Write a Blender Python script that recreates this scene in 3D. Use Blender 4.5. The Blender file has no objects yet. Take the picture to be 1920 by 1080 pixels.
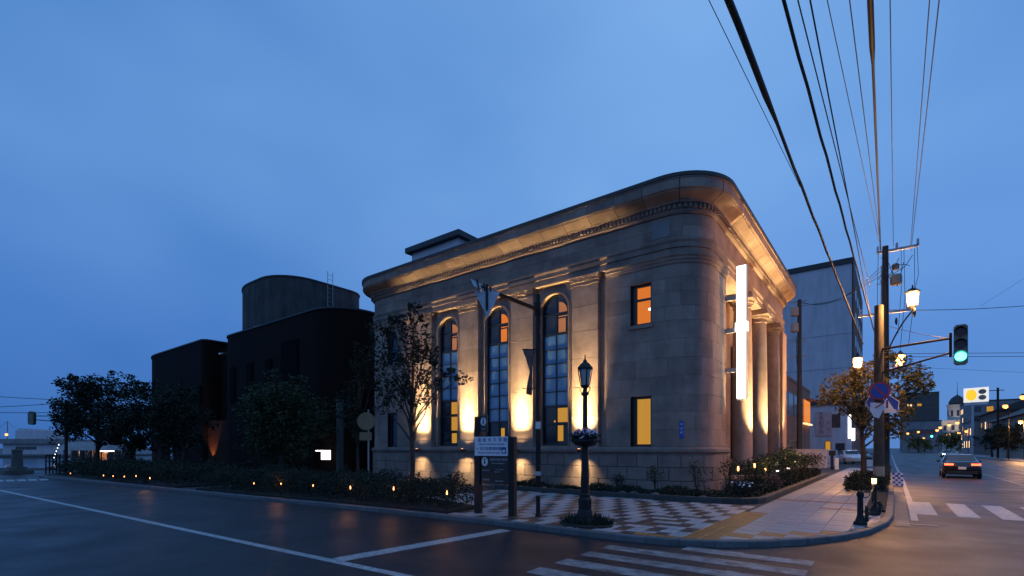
import bpy, bmesh, math, random
from mathutils import Vector, Matrix
R_ = math.radians
scene = bpy.context.scene
COL = scene.collection

# ------------------------------------------------------------------ camera
F_PX, HORIZON, EYE = 931.0, 840.0, 1.7          # pixels of the 1920 x 1080 photograph
YAW = math.atan2(.6095, .793)
CA, SA = math.cos(YAW), math.sin(YAW)
cam = bpy.data.cameras.new("camera"); cam_o = bpy.data.objects.new("camera", cam); COL.objects.link(cam_o)
cam.sensor_width = 36.0; cam.lens = 36.0 * F_PX / 1920.0
cam.shift_y = (HORIZON - 540.0) / 1920.0
cam.clip_start = 0.1; cam.clip_end = 6000
cam_o.location = (0, 0, EYE); cam_o.rotation_euler = (R_(90), 0, YAW)
scene.camera = cam_o

# ------------------------------------------------------------------ sky, sun, exposure
world = bpy.data.worlds.new("World"); scene.world = world; world.use_nodes = True
wn = world.node_tree.nodes; wl = world.node_tree.links
wn.clear()
wout = wn.new('ShaderNodeOutputWorld'); wbg = wn.new('ShaderNodeBackground')
sky = wn.new('ShaderNodeTexSky'); sky.sky_type = 'NISHITA'; sky.sun_disc = False
sky.sun_elevation = R_(2.0); sky.sun_rotation = R_(200); sky.air_density = 1.0; sky.dust_density = 0.3; sky.ozone_density = 4.0
tc = wn.new('ShaderNodeTexCoord')
mp = wn.new('ShaderNodeMapping'); mp.inputs['Location'].default_value = (2.2, 8.3, 4.1); mp.inputs['Scale'].default_value = (.9, .9, 1.6)
nz = wn.new('ShaderNodeTexNoise'); nz.inputs['Scale'].default_value = 1.15; nz.inputs['Detail'].default_value = 4; nz.inputs['Roughness'].default_value = .42; nz.inputs['Distortion'].default_value = .15
rp = wn.new('ShaderNodeValToRGB')
rp.color_ramp.elements[0].position = .28; rp.color_ramp.elements[0].color = (.048, .190, .530, 1)
rp.color_ramp.elements[1].position = .72; rp.color_ramp.elements[1].color = (.215, .440, .830, 1)
sep = wn.new('ShaderNodeSeparateXYZ')
hr = wn.new('ShaderNodeValToRGB')                # the low sky is a shade darker and greyer than the upper sky
hr.color_ramp.elements[0].position = .0; hr.color_ramp.elements[0].color = (.60, .66, .82, 1)
hr.color_ramp.elements[1].position = .45; hr.color_ramp.elements[1].color = (1, 1, 1, 1)
mul = wn.new('ShaderNodeMix'); mul.data_type = 'RGBA'; mul.blend_type = 'MULTIPLY'; mul.inputs[0].default_value = 1
sks = wn.new('ShaderNodeMix'); sks.data_type = 'RGBA'; sks.blend_type = 'MULTIPLY'; sks.inputs[0].default_value = 1
sks.inputs[7].default_value = (.012, .024, .05, 1)
add = wn.new('ShaderNodeMix'); add.data_type = 'RGBA'; add.blend_type = 'ADD'; add.inputs[0].default_value = 1
wl.new(tc.outputs['Generated'], mp.inputs[0]); wl.new(mp.outputs[0], nz.inputs['Vector']); wl.new(nz.outputs['Fac'], rp.inputs[0])
wl.new(tc.outputs['Generated'], sep.inputs[0]); wl.new(sep.outputs['Z'], hr.inputs[0])
wl.new(rp.outputs[0], mul.inputs[6]); wl.new(hr.outputs[0], mul.inputs[7])
wl.new(sky.outputs[0], sks.inputs[6])
wl.new(mul.outputs[2], add.inputs[6]); wl.new(sks.outputs[2], add.inputs[7])
wl.new(add.outputs[2], wbg.inputs[0]); wbg.inputs[1].default_value = .95
wl.new(wbg.outputs[0], wout.inputs[0])
sun = bpy.data.lights.new("sun", 'SUN'); sun.energy = .03; sun.angle = R_(20); sun.color = (.75, .85, 1)
sun_o = bpy.data.objects.new("sun", sun); COL.objects.link(sun_o); sun_o.rotation_euler = (R_(70), 0, R_(200))
vs = scene.view_settings; vs.view_transform = 'Standard'; vs.look = 'None'; vs.exposure = 0; vs.gamma = 1; vs.use_curve_mapping = False
cy = scene.cycles
cy.use_denoising = True; cy.max_bounces = 5; cy.diffuse_bounces = 2; cy.glossy_bounces = 3; cy.transmission_bounces = 3
cy.sample_clamp_indirect = 2.0; cy.caustics_reflective = False; cy.caustics_refractive = False; cy.use_light_tree = True

# ------------------------------------------------------------------ pixel helpers (a pixel only gives a direction)
def dirn(px):
    t = (px - 960) / F_PX
    return (-SA + t * CA, CA + t * SA)
def gnd(px, py, z=0.0):                  # where the pixel's ray meets a level surface at height z
    d = F_PX * (EYE - z) / (py - HORIZON); x, y = dirn(px); return Vector((d * x, d * y, z))
def atd(px, py, d):                      # the point at depth d
    x, y = dirn(px); return Vector((d * x, d * y, EYE + (HORIZON - py) * d / F_PX))
def atx(px, py, X):
    x, y = dirn(px); return atd(px, py, X / x)
def aty(px, py, Y):
    x, y = dirn(px); return atd(px, py, Y / y)
def atz(px, py, z):
    return atd(px, py, (z - EYE) * F_PX / (HORIZON - py))

# ------------------------------------------------------------------ mesh builder
class MB:
    def __init__(s): s.v = []; s.f = []; s.m = []
    def add(s, vs, fs, mi=0):
        n = len(s.v); s.v += [tuple(v) for v in vs]; s.f += [tuple(i + n for i in f) for f in fs]; s.m += [mi] * len(fs); return s
    def box(s, c, d, rz=0, mi=0, M=None):
        x, y, z = d[0] / 2, d[1] / 2, d[2] / 2; co, si = math.cos(rz), math.sin(rz)
        P = [(a, b, e) for e in (-z, z) for a, b in ((-x, -y), (x, -y), (x, y), (-x, y))]
        P = [(c[0] + co * p[0] - si * p[1], c[1] + si * p[0] + co * p[1], c[2] + p[2]) for p in P]
        if M is not None: P = [tuple(M @ Vector(p)) for p in P]
        return s.add(P, [(0, 3, 2, 1), (4, 5, 6, 7), (0, 1, 5, 4), (1, 2, 6, 5), (2, 3, 7, 6), (3, 0, 4, 7)], mi)
    def bb(s, a, b, mi=0):
        return s.box([(a[i] + b[i]) / 2 for i in range(3)], [abs(b[i] - a[i]) for i in range(3)], 0, mi)
    def prism(s, poly, z0, z1, mi=0):
        n = len(poly)
        return s.add([(x, y, z0) for x, y in poly] + [(x, y, z1) for x, y in poly],
                     [tuple(range(n))[::-1], tuple(range(n, 2 * n))] + [(i, (i + 1) % n, n + (i + 1) % n, n + i) for i in range(n)], mi)
    def loft(s, rings, cap=True, closed=True, mi=0):
        n = len(rings[0]); V = [p for r in rings for p in r]; Fc = []
        for k in range(len(rings) - 1):
            for i in range(n if closed else n - 1):
                j = (i + 1) % n; Fc.append((k * n + i, k * n + j, (k + 1) * n + j, (k + 1) * n + i))
        if cap: Fc += [tuple(range(n))[::-1], tuple(range((len(rings) - 1) * n, len(rings) * n))]
        return s.add(V, Fc, mi)
    def tube(s, pts, rad, n=6, mi=0, cap=True):
        pts = [Vector(p) for p in pts]
        if not isinstance(rad, (list, tuple)): rad = [rad] * len(pts)
        rings = []; u = None
        for i, p in enumerate(pts):
            t = (pts[min(i + 1, len(pts) - 1)] - pts[max(i - 1, 0)]).normalized()
            if u is None:
                u = t.cross(Vector((0, 0, 1)))
                if u.length < 1e-3: u = t.cross(Vector((1, 0, 0)))
            u = (u - t * u.dot(t)).normalized(); w = t.cross(u)
            rings.append([p + (u * math.cos(a) + w * math.sin(a)) * rad[i] for a in [2 * math.pi * k / n for k in range(n)]])
        return s.loft(rings, cap, True, mi)
    def lathe(s, prof, c=(0, 0, 0), n=16, mi=0):
        rings = [[(c[0] + max(r, 1e-4) * math.cos(2 * math.pi * k / n), c[1] + max(r, 1e-4) * math.sin(2 * math.pi * k / n), c[2] + z) for k in range(n)] for r, z in prof]
        return s.loft(rings, True, True, mi)
    def disc(s, c, nrm, r, th, n=20, mi=0, sx=1.0):
        nrm = Vector(nrm).normalized(); c = Vector(c)
        u = nrm.cross(Vector((0, 0, 1))).normalized(); w = u.cross(nrm)
        ring = lambda o: [c + nrm * o + (u * math.cos(a) * sx + w * math.sin(a)) * r for a in [2 * math.pi * k / n for k in range(n)]]
        return s.loft([ring(0), ring(th)], True, True, mi)
    def blob(s, c, r, n=8, m=5, mi=0):
        rings = [[(c[0] + r[0] * math.sin(t) * math.cos(2 * math.pi * k / n), c[1] + r[1] * math.sin(t) * math.sin(2 * math.pi * k / n), c[2] - r[2] * math.cos(t)) for k in range(n)] for t in [math.pi * (i + .02) / (m + .04) for i in range(m + 1)]]
        return s.loft(rings, True, True, mi)
    def mesh(s, name, mats, smooth=False, recalc=True):
        me = bpy.data.meshes.new(name); me.from_pydata(s.v, [], s.f)
        for m in (mats if isinstance(mats, (list, tuple)) else [mats]): me.materials.append(m)
        if any(s.m): me.polygons.foreach_set('material_index', s.m)
        if recalc:
            bm = bmesh.new(); bm.from_mesh(me); bmesh.ops.recalc_face_normals(bm, faces=bm.faces); bm.to_mesh(me); bm.free()
        if smooth:
            me.polygons.foreach_set('use_smooth', [True] * len(me.polygons))
            if smooth != 'all':
                try: me.set_sharp_from_angle(angle=R_(smooth if smooth is not True else 40))
                except Exception: pass
        me.update(); return me
    def build(s, name, mats, parent=None, smooth=False, loc=None, recalc=True):
        return put(name, s.mesh(name, mats, smooth, recalc), parent, loc)

def put(name, me, parent=None, loc=None, rz=0):
    o = bpy.data.objects.new(name, me); COL.objects.link(o)
    if loc is not None: o.location = loc
    if rz: o.rotation_euler.z = rz
    if parent is not None:
        o.parent = parent
        if not parent.get('_local'):
            p = parent; t = Vector((0, 0, 0))
            while p is not None:
                if p.type == 'EMPTY': t = Vector(p.location)
                p = p.parent
            if parent.type == 'EMPTY': o.matrix_parent_inverse = Matrix.Translation(-t)
    return o
def tag(o, label=None, cat=None, group=None, kind=None):
    if label: o['label'] = label
    if cat: o['category'] = cat
    if group: o['group'] = group
    if kind: o['kind'] = kind
    return o
def thing(name, label, cat, loc=(0, 0, 0), rz=0, group=None, local=False):
    """an Empty at the base of a thing; local=True: its parts are modelled round the origin"""
    o = bpy.data.objects.new(name, None); COL.objects.link(o); o.empty_display_size = .2
    o.location = loc; o.rotation_euler.z = rz
    if local: o['_local'] = 1
    return tag(o, label, cat, group)
def copy_tree(o, parent=None, loc=None, rz=None, label=None, group=None):
    c = o.copy(); COL.objects.link(c); c.parent = parent
    if loc is not None: c.location = loc
    if rz is not None: c.rotation_euler.z = rz
    if label: c['label'] = label
    if group: c['group'] = group
    for ch in list(o.children): copy_tree(ch, c)
    return c
def lamp(kind, name, loc, energy, color, parent=None, **kw):
    l = bpy.data.lights.new(name, kind); l.energy = energy; l.color = color
    for k, v in kw.items():
        if k != 'aim': setattr(l, k, v)
    o = bpy.data.objects.new(name, l); COL.objects.link(o); o.location = loc
    if 'aim' in kw: o.rotation_euler = Vector(kw['aim']).to_track_quat('-Z', 'Y').to_euler()
    if parent is not None:
        o.parent = parent
        if not parent.get('_local'): o.matrix_parent_inverse = Matrix.Translation(-Vector(parent.location))
    return o
def text_mesh(name, body, size, mat, parent, M, align='CENTER', ext=.002):
    cu = bpy.data.curves.new(name, 'FONT'); cu.body = body; cu.size = size; cu.align_x = align; cu.align_y = 'CENTER'; cu.extrude = ext; cu.resolution_u = 2
    t = bpy.data.objects.new(name, cu); COL.objects.link(t); bpy.context.view_layer.update()
    me = bpy.data.meshes.new_from_object(t.evaluated_get(bpy.context.evaluated_depsgraph_get()))
    bpy.data.objects.remove(t); me.transform(M); me.name = name
    me.materials.clear(); me.materials.append(mat)
    return put(name, me, parent)

# ------------------------------------------------------------------ materials
def mat(name, col, rough=.6, metal=0.0, var=.15, scale=3.0, bump=0.0, bscale=None, rand=0.0, emit=None, estr=0.0, spec=.5, stain=None, streak=0.0, rvar=0.0, coat=0.0, speck=0.0):
    m = bpy.data.materials.new(name); m.use_nodes = True
    n = m.node_tree.nodes; l = m.node_tree.links; b = n['Principled BSDF']
    b.inputs['Roughness'].default_value = rough; b.inputs['Metallic'].default_value = metal; b.inputs['Specular IOR Level'].default_value = spec
    if coat: b.inputs['Coat Weight'].default_value = coat; b.inputs['Coat Roughness'].default_value = .05
    t = n.new('ShaderNodeTexCoord')
    nz = n.new('ShaderNodeTexNoise'); nz.inputs['Scale'].default_value = scale; nz.inputs['Detail'].default_value = 6; nz.inputs['Roughness'].default_value = .62
    l.new(t.outputs['Object'], nz.inputs['Vector'])
    rp = n.new('ShaderNodeValToRGB'); rp.color_ramp.elements[0].position = .3; rp.color_ramp.elements[1].position = .7
    d = [max(0, c * (1 - var)) for c in col]; e = [min(1, c * (1 + var)) for c in col]
    if stain: d = stain
    rp.color_ramp.elements[0].color = (*d, 1); rp.color_ramp.elements[1].color = (*e, 1)
    l.new(nz.outputs['Fac'], rp.inputs[0]); out = rp.outputs[0]
    if streak:
        mpn = n.new('ShaderNodeMapping'); mpn.inputs['Scale'].default_value = (1.3, 1.3, .16)
        n2 = n.new('ShaderNodeTexNoise'); n2.inputs['Scale'].default_value = 1.6; n2.inputs['Detail'].default_value = 5
        l.new(t.outputs['Object'], mpn.inputs[0]); l.new(mpn.outputs[0], n2.inputs['Vector'])
        r2 = n.new('ShaderNodeValToRGB'); r2.color_ramp.elements[0].position = .36; r2.color_ramp.elements[1].position = .6
        r2.color_ramp.elements[0].color = (1 - streak,) * 3 + (1,); r2.color_ramp.elements[1].color = (1, 1, 1, 1)
        l.new(n2.outputs['Fac'], r2.inputs[0])
        mx = n.new('ShaderNodeMix'); mx.data_type = 'RGBA'; mx.blend_type = 'MULTIPLY'; mx.inputs[0].default_value = 1
        l.new(out, mx.inputs[6]); l.new(r2.outputs[0], mx.inputs[7]); out = mx.outputs[2]
    if speck:
        n4 = n.new('ShaderNodeTexNoise'); n4.inputs['Scale'].default_value = 45; n4.inputs['Detail'].default_value = 3; n4.inputs['Roughness'].default_value = .7
        l.new(t.outputs['Object'], n4.inputs['Vector']); r4 = n.new('ShaderNodeMapRange'); r4.inputs['From Min'].default_value = .35; r4.inputs['From Max'].default_value = .65
        r4.inputs['To Min'].default_value = 1 - speck; r4.inputs['To Max'].default_value = 1 + speck; l.new(n4.outputs['Fac'], r4.inputs['Value'])
        mx = n.new('ShaderNodeMix'); mx.data_type = 'RGBA'; mx.blend_type = 'MULTIPLY'; mx.inputs[0].default_value = 1
        l.new(out, mx.inputs[6]); l.new(r4.outputs[0], mx.inputs[7]); out = mx.outputs[2]
    if rand:
        oi = n.new('ShaderNodeObjectInfo'); mr = n.new('ShaderNodeMapRange'); mr.inputs['To Min'].default_value = 1 - rand; mr.inputs['To Max'].default_value = 1 + rand
        l.new(oi.outputs['Random'], mr.inputs['Value'])
        mx = n.new('ShaderNodeMix'); mx.data_type = 'RGBA'; mx.blend_type = 'MULTIPLY'; mx.inputs[0].default_value = 1
        l.new(out, mx.inputs[6]); l.new(mr.outputs[0], mx.inputs[7]); out = mx.outputs[2]
    l.new(out, b.inputs['Base Color'])
    if rvar:
        mr = n.new('ShaderNodeMapRange'); mr.inputs['From Min'].default_value = .3; mr.inputs['From Max'].default_value = .7
        mr.inputs['To Min'].default_value = max(.03, rough - rvar); mr.inputs['To Max'].default_value = rough + rvar
        n3 = n.new('ShaderNodeTexNoise'); n3.inputs['Scale'].default_value = .7; n3.inputs['Detail'].default_value = 5
        l.new(t.outputs['Object'], n3.inputs['Vector']); l.new(n3.outputs['Fac'], mr.inputs['Value']); l.new(mr.outputs[0], b.inputs['Roughness'])
    if bump:
        nb = n.new('ShaderNodeTexNoise'); nb.inputs['Scale'].default_value = bscale or scale * 6; nb.inputs['Detail'].default_value = 4
        l.new(t.outputs['Object'], nb.inputs['Vector'])
        bp = n.new('ShaderNodeBump'); bp.inputs['Strength'].default_value = bump; bp.inputs['Distance'].default_value = .02
        l.new(nb.outputs['Fac'], bp.inputs['Height']); l.new(bp.outputs[0], b.inputs['Normal'])
    if emit:
        b.inputs['Emission Color'].default_value = (*emit, 1); b.inputs['Emission Strength'].default_value = estr
    return m
def curtain(name, c0, c1, strength, scale=9.0):
    """a lit window: light through a pleated curtain"""
    m = bpy.data.materials.new(name); m.use_nodes = True; n = m.node_tree.nodes; l = m.node_tree.links; b = n['Principled BSDF']
    t = n.new('ShaderNodeTexCoord'); w = n.new('ShaderNodeTexWave'); w.inputs['Scale'].default_value = scale; w.inputs['Distortion'].default_value = 1.5; w.inputs['Detail'].default_value = 2
    mpn = n.new('ShaderNodeMapping'); mpn.inputs['Scale'].default_value = (1, 1, .12)
    l.new(t.outputs['Object'], mpn.inputs[0]); l.new(mpn.outputs[0], w.inputs['Vector'])
    rp = n.new('ShaderNodeValToRGB'); rp.color_ramp.elements[0].color = (*c0, 1); rp.color_ramp.elements[1].color = (*c1, 1)
    l.new(w.outputs['Fac'], rp.inputs[0]); l.new(rp.outputs[0], b.inputs['Emission Color']); b.inputs['Emission Strength'].default_value = strength
    b.inputs['Base Color'].default_value = (.05, .03, .015, 1); b.inputs['Roughness'].default_value = .2; b.inputs['Specular IOR Level'].default_value = .25
    return m
def brickmat(name, c1, c2, mortar, scale, rough=.8, bw=.5, rh=.25, rot=None):
    m = bpy.data.materials.new(name); m.use_nodes = True; n = m.node_tree.nodes; l = m.node_tree.links; b = n['Principled BSDF']
    t = n.new('ShaderNodeTexCoord'); s = n.new('ShaderNodeSeparateXYZ'); a = n.new('ShaderNodeMath'); a.operation = 'ADD'; c = n.new('ShaderNodeCombineXYZ')
    l.new(t.outputs['Object'], s.inputs[0]); l.new(s.outputs['X'], a.inputs[0]); l.new(s.outputs['Y'], a.inputs[1]); l.new(a.outputs[0], c.inputs['X']); l.new(s.outputs['Z'], c.inputs['Y'])
    k = n.new('ShaderNodeTexBrick'); k.inputs['Scale'].default_value = scale; k.inputs['Color1'].default_value = (*c1, 1); k.inputs['Color2'].default_value = (*c2, 1); k.inputs['Mortar'].default_value = (*mortar, 1)
    k.inputs['Mortar Size'].default_value = .025; k.inputs['Brick Width'].default_value = bw; k.inputs['Row Height'].default_value = rh
    l.new(c.outputs[0], k.inputs['Vector']); l.new(k.outputs['Color'], b.inputs['Base Color']); b.inputs['Roughness'].default_value = rough; b.inputs['Specular IOR Level'].default_value = .12
    bp = n.new('ShaderNodeBump'); bp.inputs['Strength'].default_value = .4; bp.invert = True; bp.inputs['Distance'].default_value = .01
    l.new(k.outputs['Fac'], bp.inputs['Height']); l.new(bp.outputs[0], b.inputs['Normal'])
    return m

M = {}
M['stone'] = mat('stone', (.290, .205, .172), .8, var=.28, scale=1.3, bump=.35, bscale=22, rand=.17, streak=.16, spec=.3)  # reddish tint in the colour stands in for ambient street-lamp light
M['plinth'] = mat('plinth_stone', (.225, .165, .145), .78, var=.22, scale=2.0, bump=.5, bscale=30, rand=.13, streak=.10, spec=.3)
M['core'] = mat('core_dark', (.03, .03, .032), .9)
M['coping'] = mat('coping', (.02, .021, .025), .5, var=.3)
M['frame'] = mat('black_frame', (.012, .012, .014), .35, var=.2)
M['blue_pane'] = mat('blue_glass', (.075, .175, .34), .10, var=.06, scale=1.2, spec=.8, rand=.06)  # panes with an even blue base colour and a glossy surface
M['dark_glass'] = mat('dark_glass', (.016, .018, .028), .08, var=.3, spec=.5)
M['brick_glass'] = mat('brick_glass', (.004, .004, .005), .7, spec=.03)
M['panel_stone'] = mat('panel_stone', (.20, .185, .19), .7, var=.1)
M['lit_yellow'] = curtain('curtain_yellow', (.40, .17, .012), (.66, .33, .04), .95, 7)
M['lit_orange'] = curtain('curtain_orange', (.55, .10, .005), (.88, .25, .015), .95, 8)
M['lit_salmon'] = curtain('curtain_salmon', (.34, .10, .03), (.58, .22, .08), .8, 6)
M['sign_white'] = mat('sign_lit', (.9, .9, .88), .3, emit=(1, .97, .9), estr=2.6)
M['sign_ink'] = mat('sign_ink', (.5, .5, .5), .5, emit=(.6, .62, .66), estr=1.0)
M['sign_side'] = mat('sign_side', (.35, .33, .32), .5)
M['iron'] = mat('black_iron', (.010, .010, .012), .55, var=.3, spec=.3, bump=.1, bscale=60)
M['steel'] = mat('galvanised', (.30, .31, .33), .45, metal=.6, var=.15)
M['plate_back'] = mat('plate_back', (.42, .44, .50), .5, metal=.1, var=.12)
M['concrete'] = mat('concrete', (.13, .12, .11), .85, var=.2, scale=4, bump=.3, bscale=40, streak=.25)
M['pole_dark'] = mat('dark_pole', (.050, .046, .040), .8, var=.3, scale=4, streak=.2)
M['kerb'] = mat('kerb_stone', (.105, .105, .11), .55, var=.22, scale=5, bump=.3, bscale=50, rand=.12)
M['asphalt'] = mat('asphalt', (.026, .025, .029), .42, var=.45, scale=.8, bump=.35, bscale=90, rvar=.10, spec=.22, speck=.45)
M['ground'] = mat('ground', (.055, .053, .05), .6, var=.3, scale=.4)
M['soil'] = mat('soil', (.016, .013, .011), .95, var=.5, scale=6, bump=.8, bscale=18)
M['paint'] = mat('road_paint', (.40, .40, .40), .45, var=.3, scale=9, stain=(.20, .20, .20), rvar=.1)
M['paint_worn'] = mat('road_paint_worn', (.27, .27, .27), .5, var=.3, scale=5, stain=(.05, .05, .05), rvar=.1)
M['tile_light'] = mat('tile_light', (.36, .36, .37), .45, var=.14, scale=7, bump=.2, bscale=70, rand=.14, rvar=.12)
M['tile_dark'] = mat('tile_dark', (.048, .045, .045), .45, var=.25, scale=7, bump=.2, bscale=70, rand=.25, rvar=.12)
M['tile_brown'] = mat('tile_brown', (.10, .062, .038), .45, var=.25, scale=7, bump=.2, bscale=70, rand=.2, rvar=.12)
M['tile_orange'] = mat('tile_orange', (.34, .14, .028), .5, var=.2, scale=8, bump=.3, bscale=50, rand=.12)
M['slab'] = mat('paving_slab', (.30, .295, .31), .45, var=.16, scale=4, bump=.25, bscale=60, rand=.08, rvar=.14)
M['slab_red'] = mat('paving_slab_red', (.20, .09, .07), .42, var=.2, scale=5)
M['edging'] = mat('edging_stone', (.045, .042, .040), .75, var=.3, scale=6, bump=.3, bscale=50, rand=.2)
M['mortar'] = mat('mortar', (.055, .048, .042), .95)
M['joint'] = mat('paving_bed', (.035, .033, .032), .7, var=.3, scale=5)
M['bark'] = mat('bark', (.045, .034, .026), .9, var=.4, scale=9, bump=.6, bscale=40)
M['leaf_dark'] = mat('leaf_dark', (.011, .019, .008), .8, var=.5, scale=1.3)
M['leaf_mid'] = mat('leaf_mid', (.028, .044, .014), .65, var=.45, scale=1.1)
M['leaf_lamplit'] = mat('leaf_lamplit', (.17, .125, .02), .55, var=.45, scale=.9)  # orange lamplight is put into the leaf colour
M['flower_white'] = mat('flower_white', (.75, .73, .80), .6, var=.15)
M['flower_violet'] = mat('flower_violet', (.30, .22, .55), .6, var=.3)
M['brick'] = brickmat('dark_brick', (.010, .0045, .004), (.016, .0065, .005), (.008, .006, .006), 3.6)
M['brick_lit'] = brickmat('dark_brick_lit', (.05, .016, .008), (.065, .022, .010), (.02, .015, .012), 3.6)  # the dark brick again, with the uplight's orange put into its colour
M['drum'] = mat('drum_wall', (.060, .054, .052), .85, var=.35, scale=.7, streak=.4, bump=.2, bscale=6)
M['white_wall'] = mat('white_wall', (.58, .54, .58), .8, var=.08, scale=.5, streak=.12)
M['grey_wall'] = mat('grey_wall', (.25, .24, .25), .8, var=.15, scale=.6, streak=.2)
M['brown_wall'] = mat('brown_wall', (.13, .085, .07), .85, var=.2, scale=.6)
M['tan_wall'] = mat('tan_wall', (.40, .31, .24), .8, var=.15, scale=.6, streak=.15)
M['roof_dark'] = mat('roof_dark', (.045, .043, .045), .7, var=.3, scale=1)
M['rust_wall'] = mat('rust_wall', (.30, .12, .06), .75, var=.2, scale=.8)
M['blue_sign'] = mat('blue_sign', (.02, .055, .34), .4, var=.1)
M['red_sign'] = mat('red_sign', (.40, .02, .02), .4, var=.1)
M['white_sign'] = mat('white_sign', (.62, .64, .70), .45, var=.06)
M['navy_ink'] = mat('navy_ink', (.02, .04, .22), .5)
M['red_ink'] = mat('red_ink', (.30, .03, .03), .5)
M['sodium'] = mat('sodium_glass', (.9, .7, .4), .3, emit=(1, .36, .075), estr=3.2)
M['warm_glass'] = mat('warm_lamp_glass', (.9, .7, .4), .3, emit=(1, .55, .20), estr=6)
M['bulb'] = mat('garden_bulb', (.9, .7, .5), .3, emit=(1, .34, .09), estr=5)
M['frost'] = mat('frosted_glass', (.40, .40, .42), .25, var=.1)
M['signal_green'] = mat('signal_green', (.1, .5, .4), .3, emit=(.10, 1, .78), estr=5)
M['signal_off'] = mat('signal_off', (.05, .012, .01), .3)
M['signal_body'] = mat('signal_body', (.13, .14, .12), .5, var=.2)
M['cable'] = mat('cable', (.012, .012, .013), .6)
M['water'] = mat('water', (.02, .05, .09), .10, var=.2, scale=.5, bump=.25, bscale=2.5, spec=.8)
M['white_paint'] = mat('white_paint', (.72, .72, .74), .25, var=.05, coat=.5)
M['car_black'] = mat('car_black', (.006, .006, .008), .18, var=.1, coat=1)
M['tyre'] = mat('tyre', (.012, .012, .012), .85)
M['tail'] = mat('tail_light', (.4, .02, .01), .3, emit=(1, .10, .035), estr=5)
M['head'] = mat('head_light', (.9, .9, .85), .2, emit=(1, .93, .75), estr=28)
M['flag'] = mat('flag_cloth', (.16, .09, .085), .85, var=.4, scale=4)
M['pink_plate'] = mat('pink_plate', (.55, .36, .36), .6)
M['neon'] = mat('neon_white', (.9, .9, .9), .3, emit=(1, .95, .88), estr=3)
M['yellow_lit'] = mat('yellow_lit', (.7, .5, .05), .4, emit=(.95, .58, .02), estr=1.0)
M['board_lit'] = mat('board_lit', (.8, .8, .75), .4, emit=(1, .93, .78), estr=.75)
M['pale_stone'] = mat('pale_stone', (.55, .47, .40), .8, var=.12)
M['shop_lit'] = mat('shop_lit', (.8, .6, .4), .4, emit=(1, .62, .28), estr=1.6)
M['win_far'] = mat('far_window', (.04, .045, .055), .15, var=.4)

# ================================================================== THE SETTING
class Path:
    """a plan polyline; o is the distance to its right-hand (outer) side"""
    def __init__(s, pts):
        s.p = [Vector((a, b)) for a, b in pts]; s.L = [0.0]
        for a, b in zip(s.p, s.p[1:]): s.L.append(s.L[-1] + (b - a).length)
        s.n = []
        for i in range(len(s.p)):
            a = s.p[max(i - 1, 0)]; b = s.p[i]; c = s.p[min(i + 1, len(s.p) - 1)]
            n = Vector((0, 0))
            for u, w in ((a, b), (b, c)):
                t = w - u
                if t.length > 1e-9: t.normalize(); n += Vector((t.y, -t.x))
            n.normalize(); s.n.append(n)
        s.len = s.L[-1]
    def at(s, q, o=0.0):
        q = min(max(q, 0), s.len); i = 0
        while i < len(s.L) - 2 and s.L[i + 1] < q: i += 1
        k = (q - s.L[i]) / max(1e-9, s.L[i + 1] - s.L[i])
        p = s.p[i].lerp(s.p[i + 1], k); n = s.n[i].lerp(s.n[i + 1], k).normalized()
        return p + n * o
    def knots(s, a, b):
        return [a] + [q for q in s.L if a + 1e-4 < q < b - 1e-4] + [b]
    def sweep(s, mb, a, b, prof, ch=0.0, mi=0):
        """closed profile [(o, z)] from a to b; ch: the outermost face is chamfered at both ends"""
        rings = []; om = max(o for o, z in prof)
        ks = s.knots(a, b)
        if ch: ks = sorted(set([a, a + ch] + [k for k in ks if a + ch < k < b - ch] + [b - ch, b]))
        for k in ks:
            cut = ch if (ch and (k == a or k == b)) else 0
            r = []
            for o, z in prof:
                p = s.at(k, o - cut if o > om - 1e-6 else o); r.append((p.x, p.y, z))
            rings.append(r)
        return mb.loft(rings, True, True, mi)
def rect(o0, o1, z0, z1): return [(o0, z0), (o1, z0), (o1, z1), (o0, z1)]
def crect(o0, o1, z0, z1, c): return [(o0, z0), (o1 - c, z0), (o1, z0 + c), (o1, z1 - c), (o1 - c, z1), (o0, z1)]

def quadstrip(pts, w, z):
    """a flat painted line along ground points"""
    pt = Path([(p[0], p[1]) for p in pts]); mb = MB()
    a = [pt.at(q, w / 2) for q in pt.L]; b = [pt.at(q, -w / 2) for q in pt.L]
    n = len(a); mb.add([(p.x, p.y, z) for p in a] + [(p.x, p.y, z) for p in b], [(i, i + 1, n + i + 1, n + i) for i in range(n - 1)])
    return mb
ZR = -.12
g = MB().add([(-3000, -3000, -.16), (3000, -3000, -.16), (3000, 3000, -.16), (-3000, 3000, -.16)], [(0, 1, 2, 3)]).build('ground', M['ground']); tag(g, kind='structure')
# the two streets
rd = MB().add([(-300, -30, ZR), (26, -30, ZR), (26, 600, ZR), (-2, 600, ZR), (-2, 22, ZR), (-42, 22, ZR), (-42, 60, ZR), (-58, 60, ZR), (-58, 22, ZR), (-300, 22, ZR)], [tuple(range(10))]).build('road', M['asphalt']); tag(rd, kind='structure')
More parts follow.
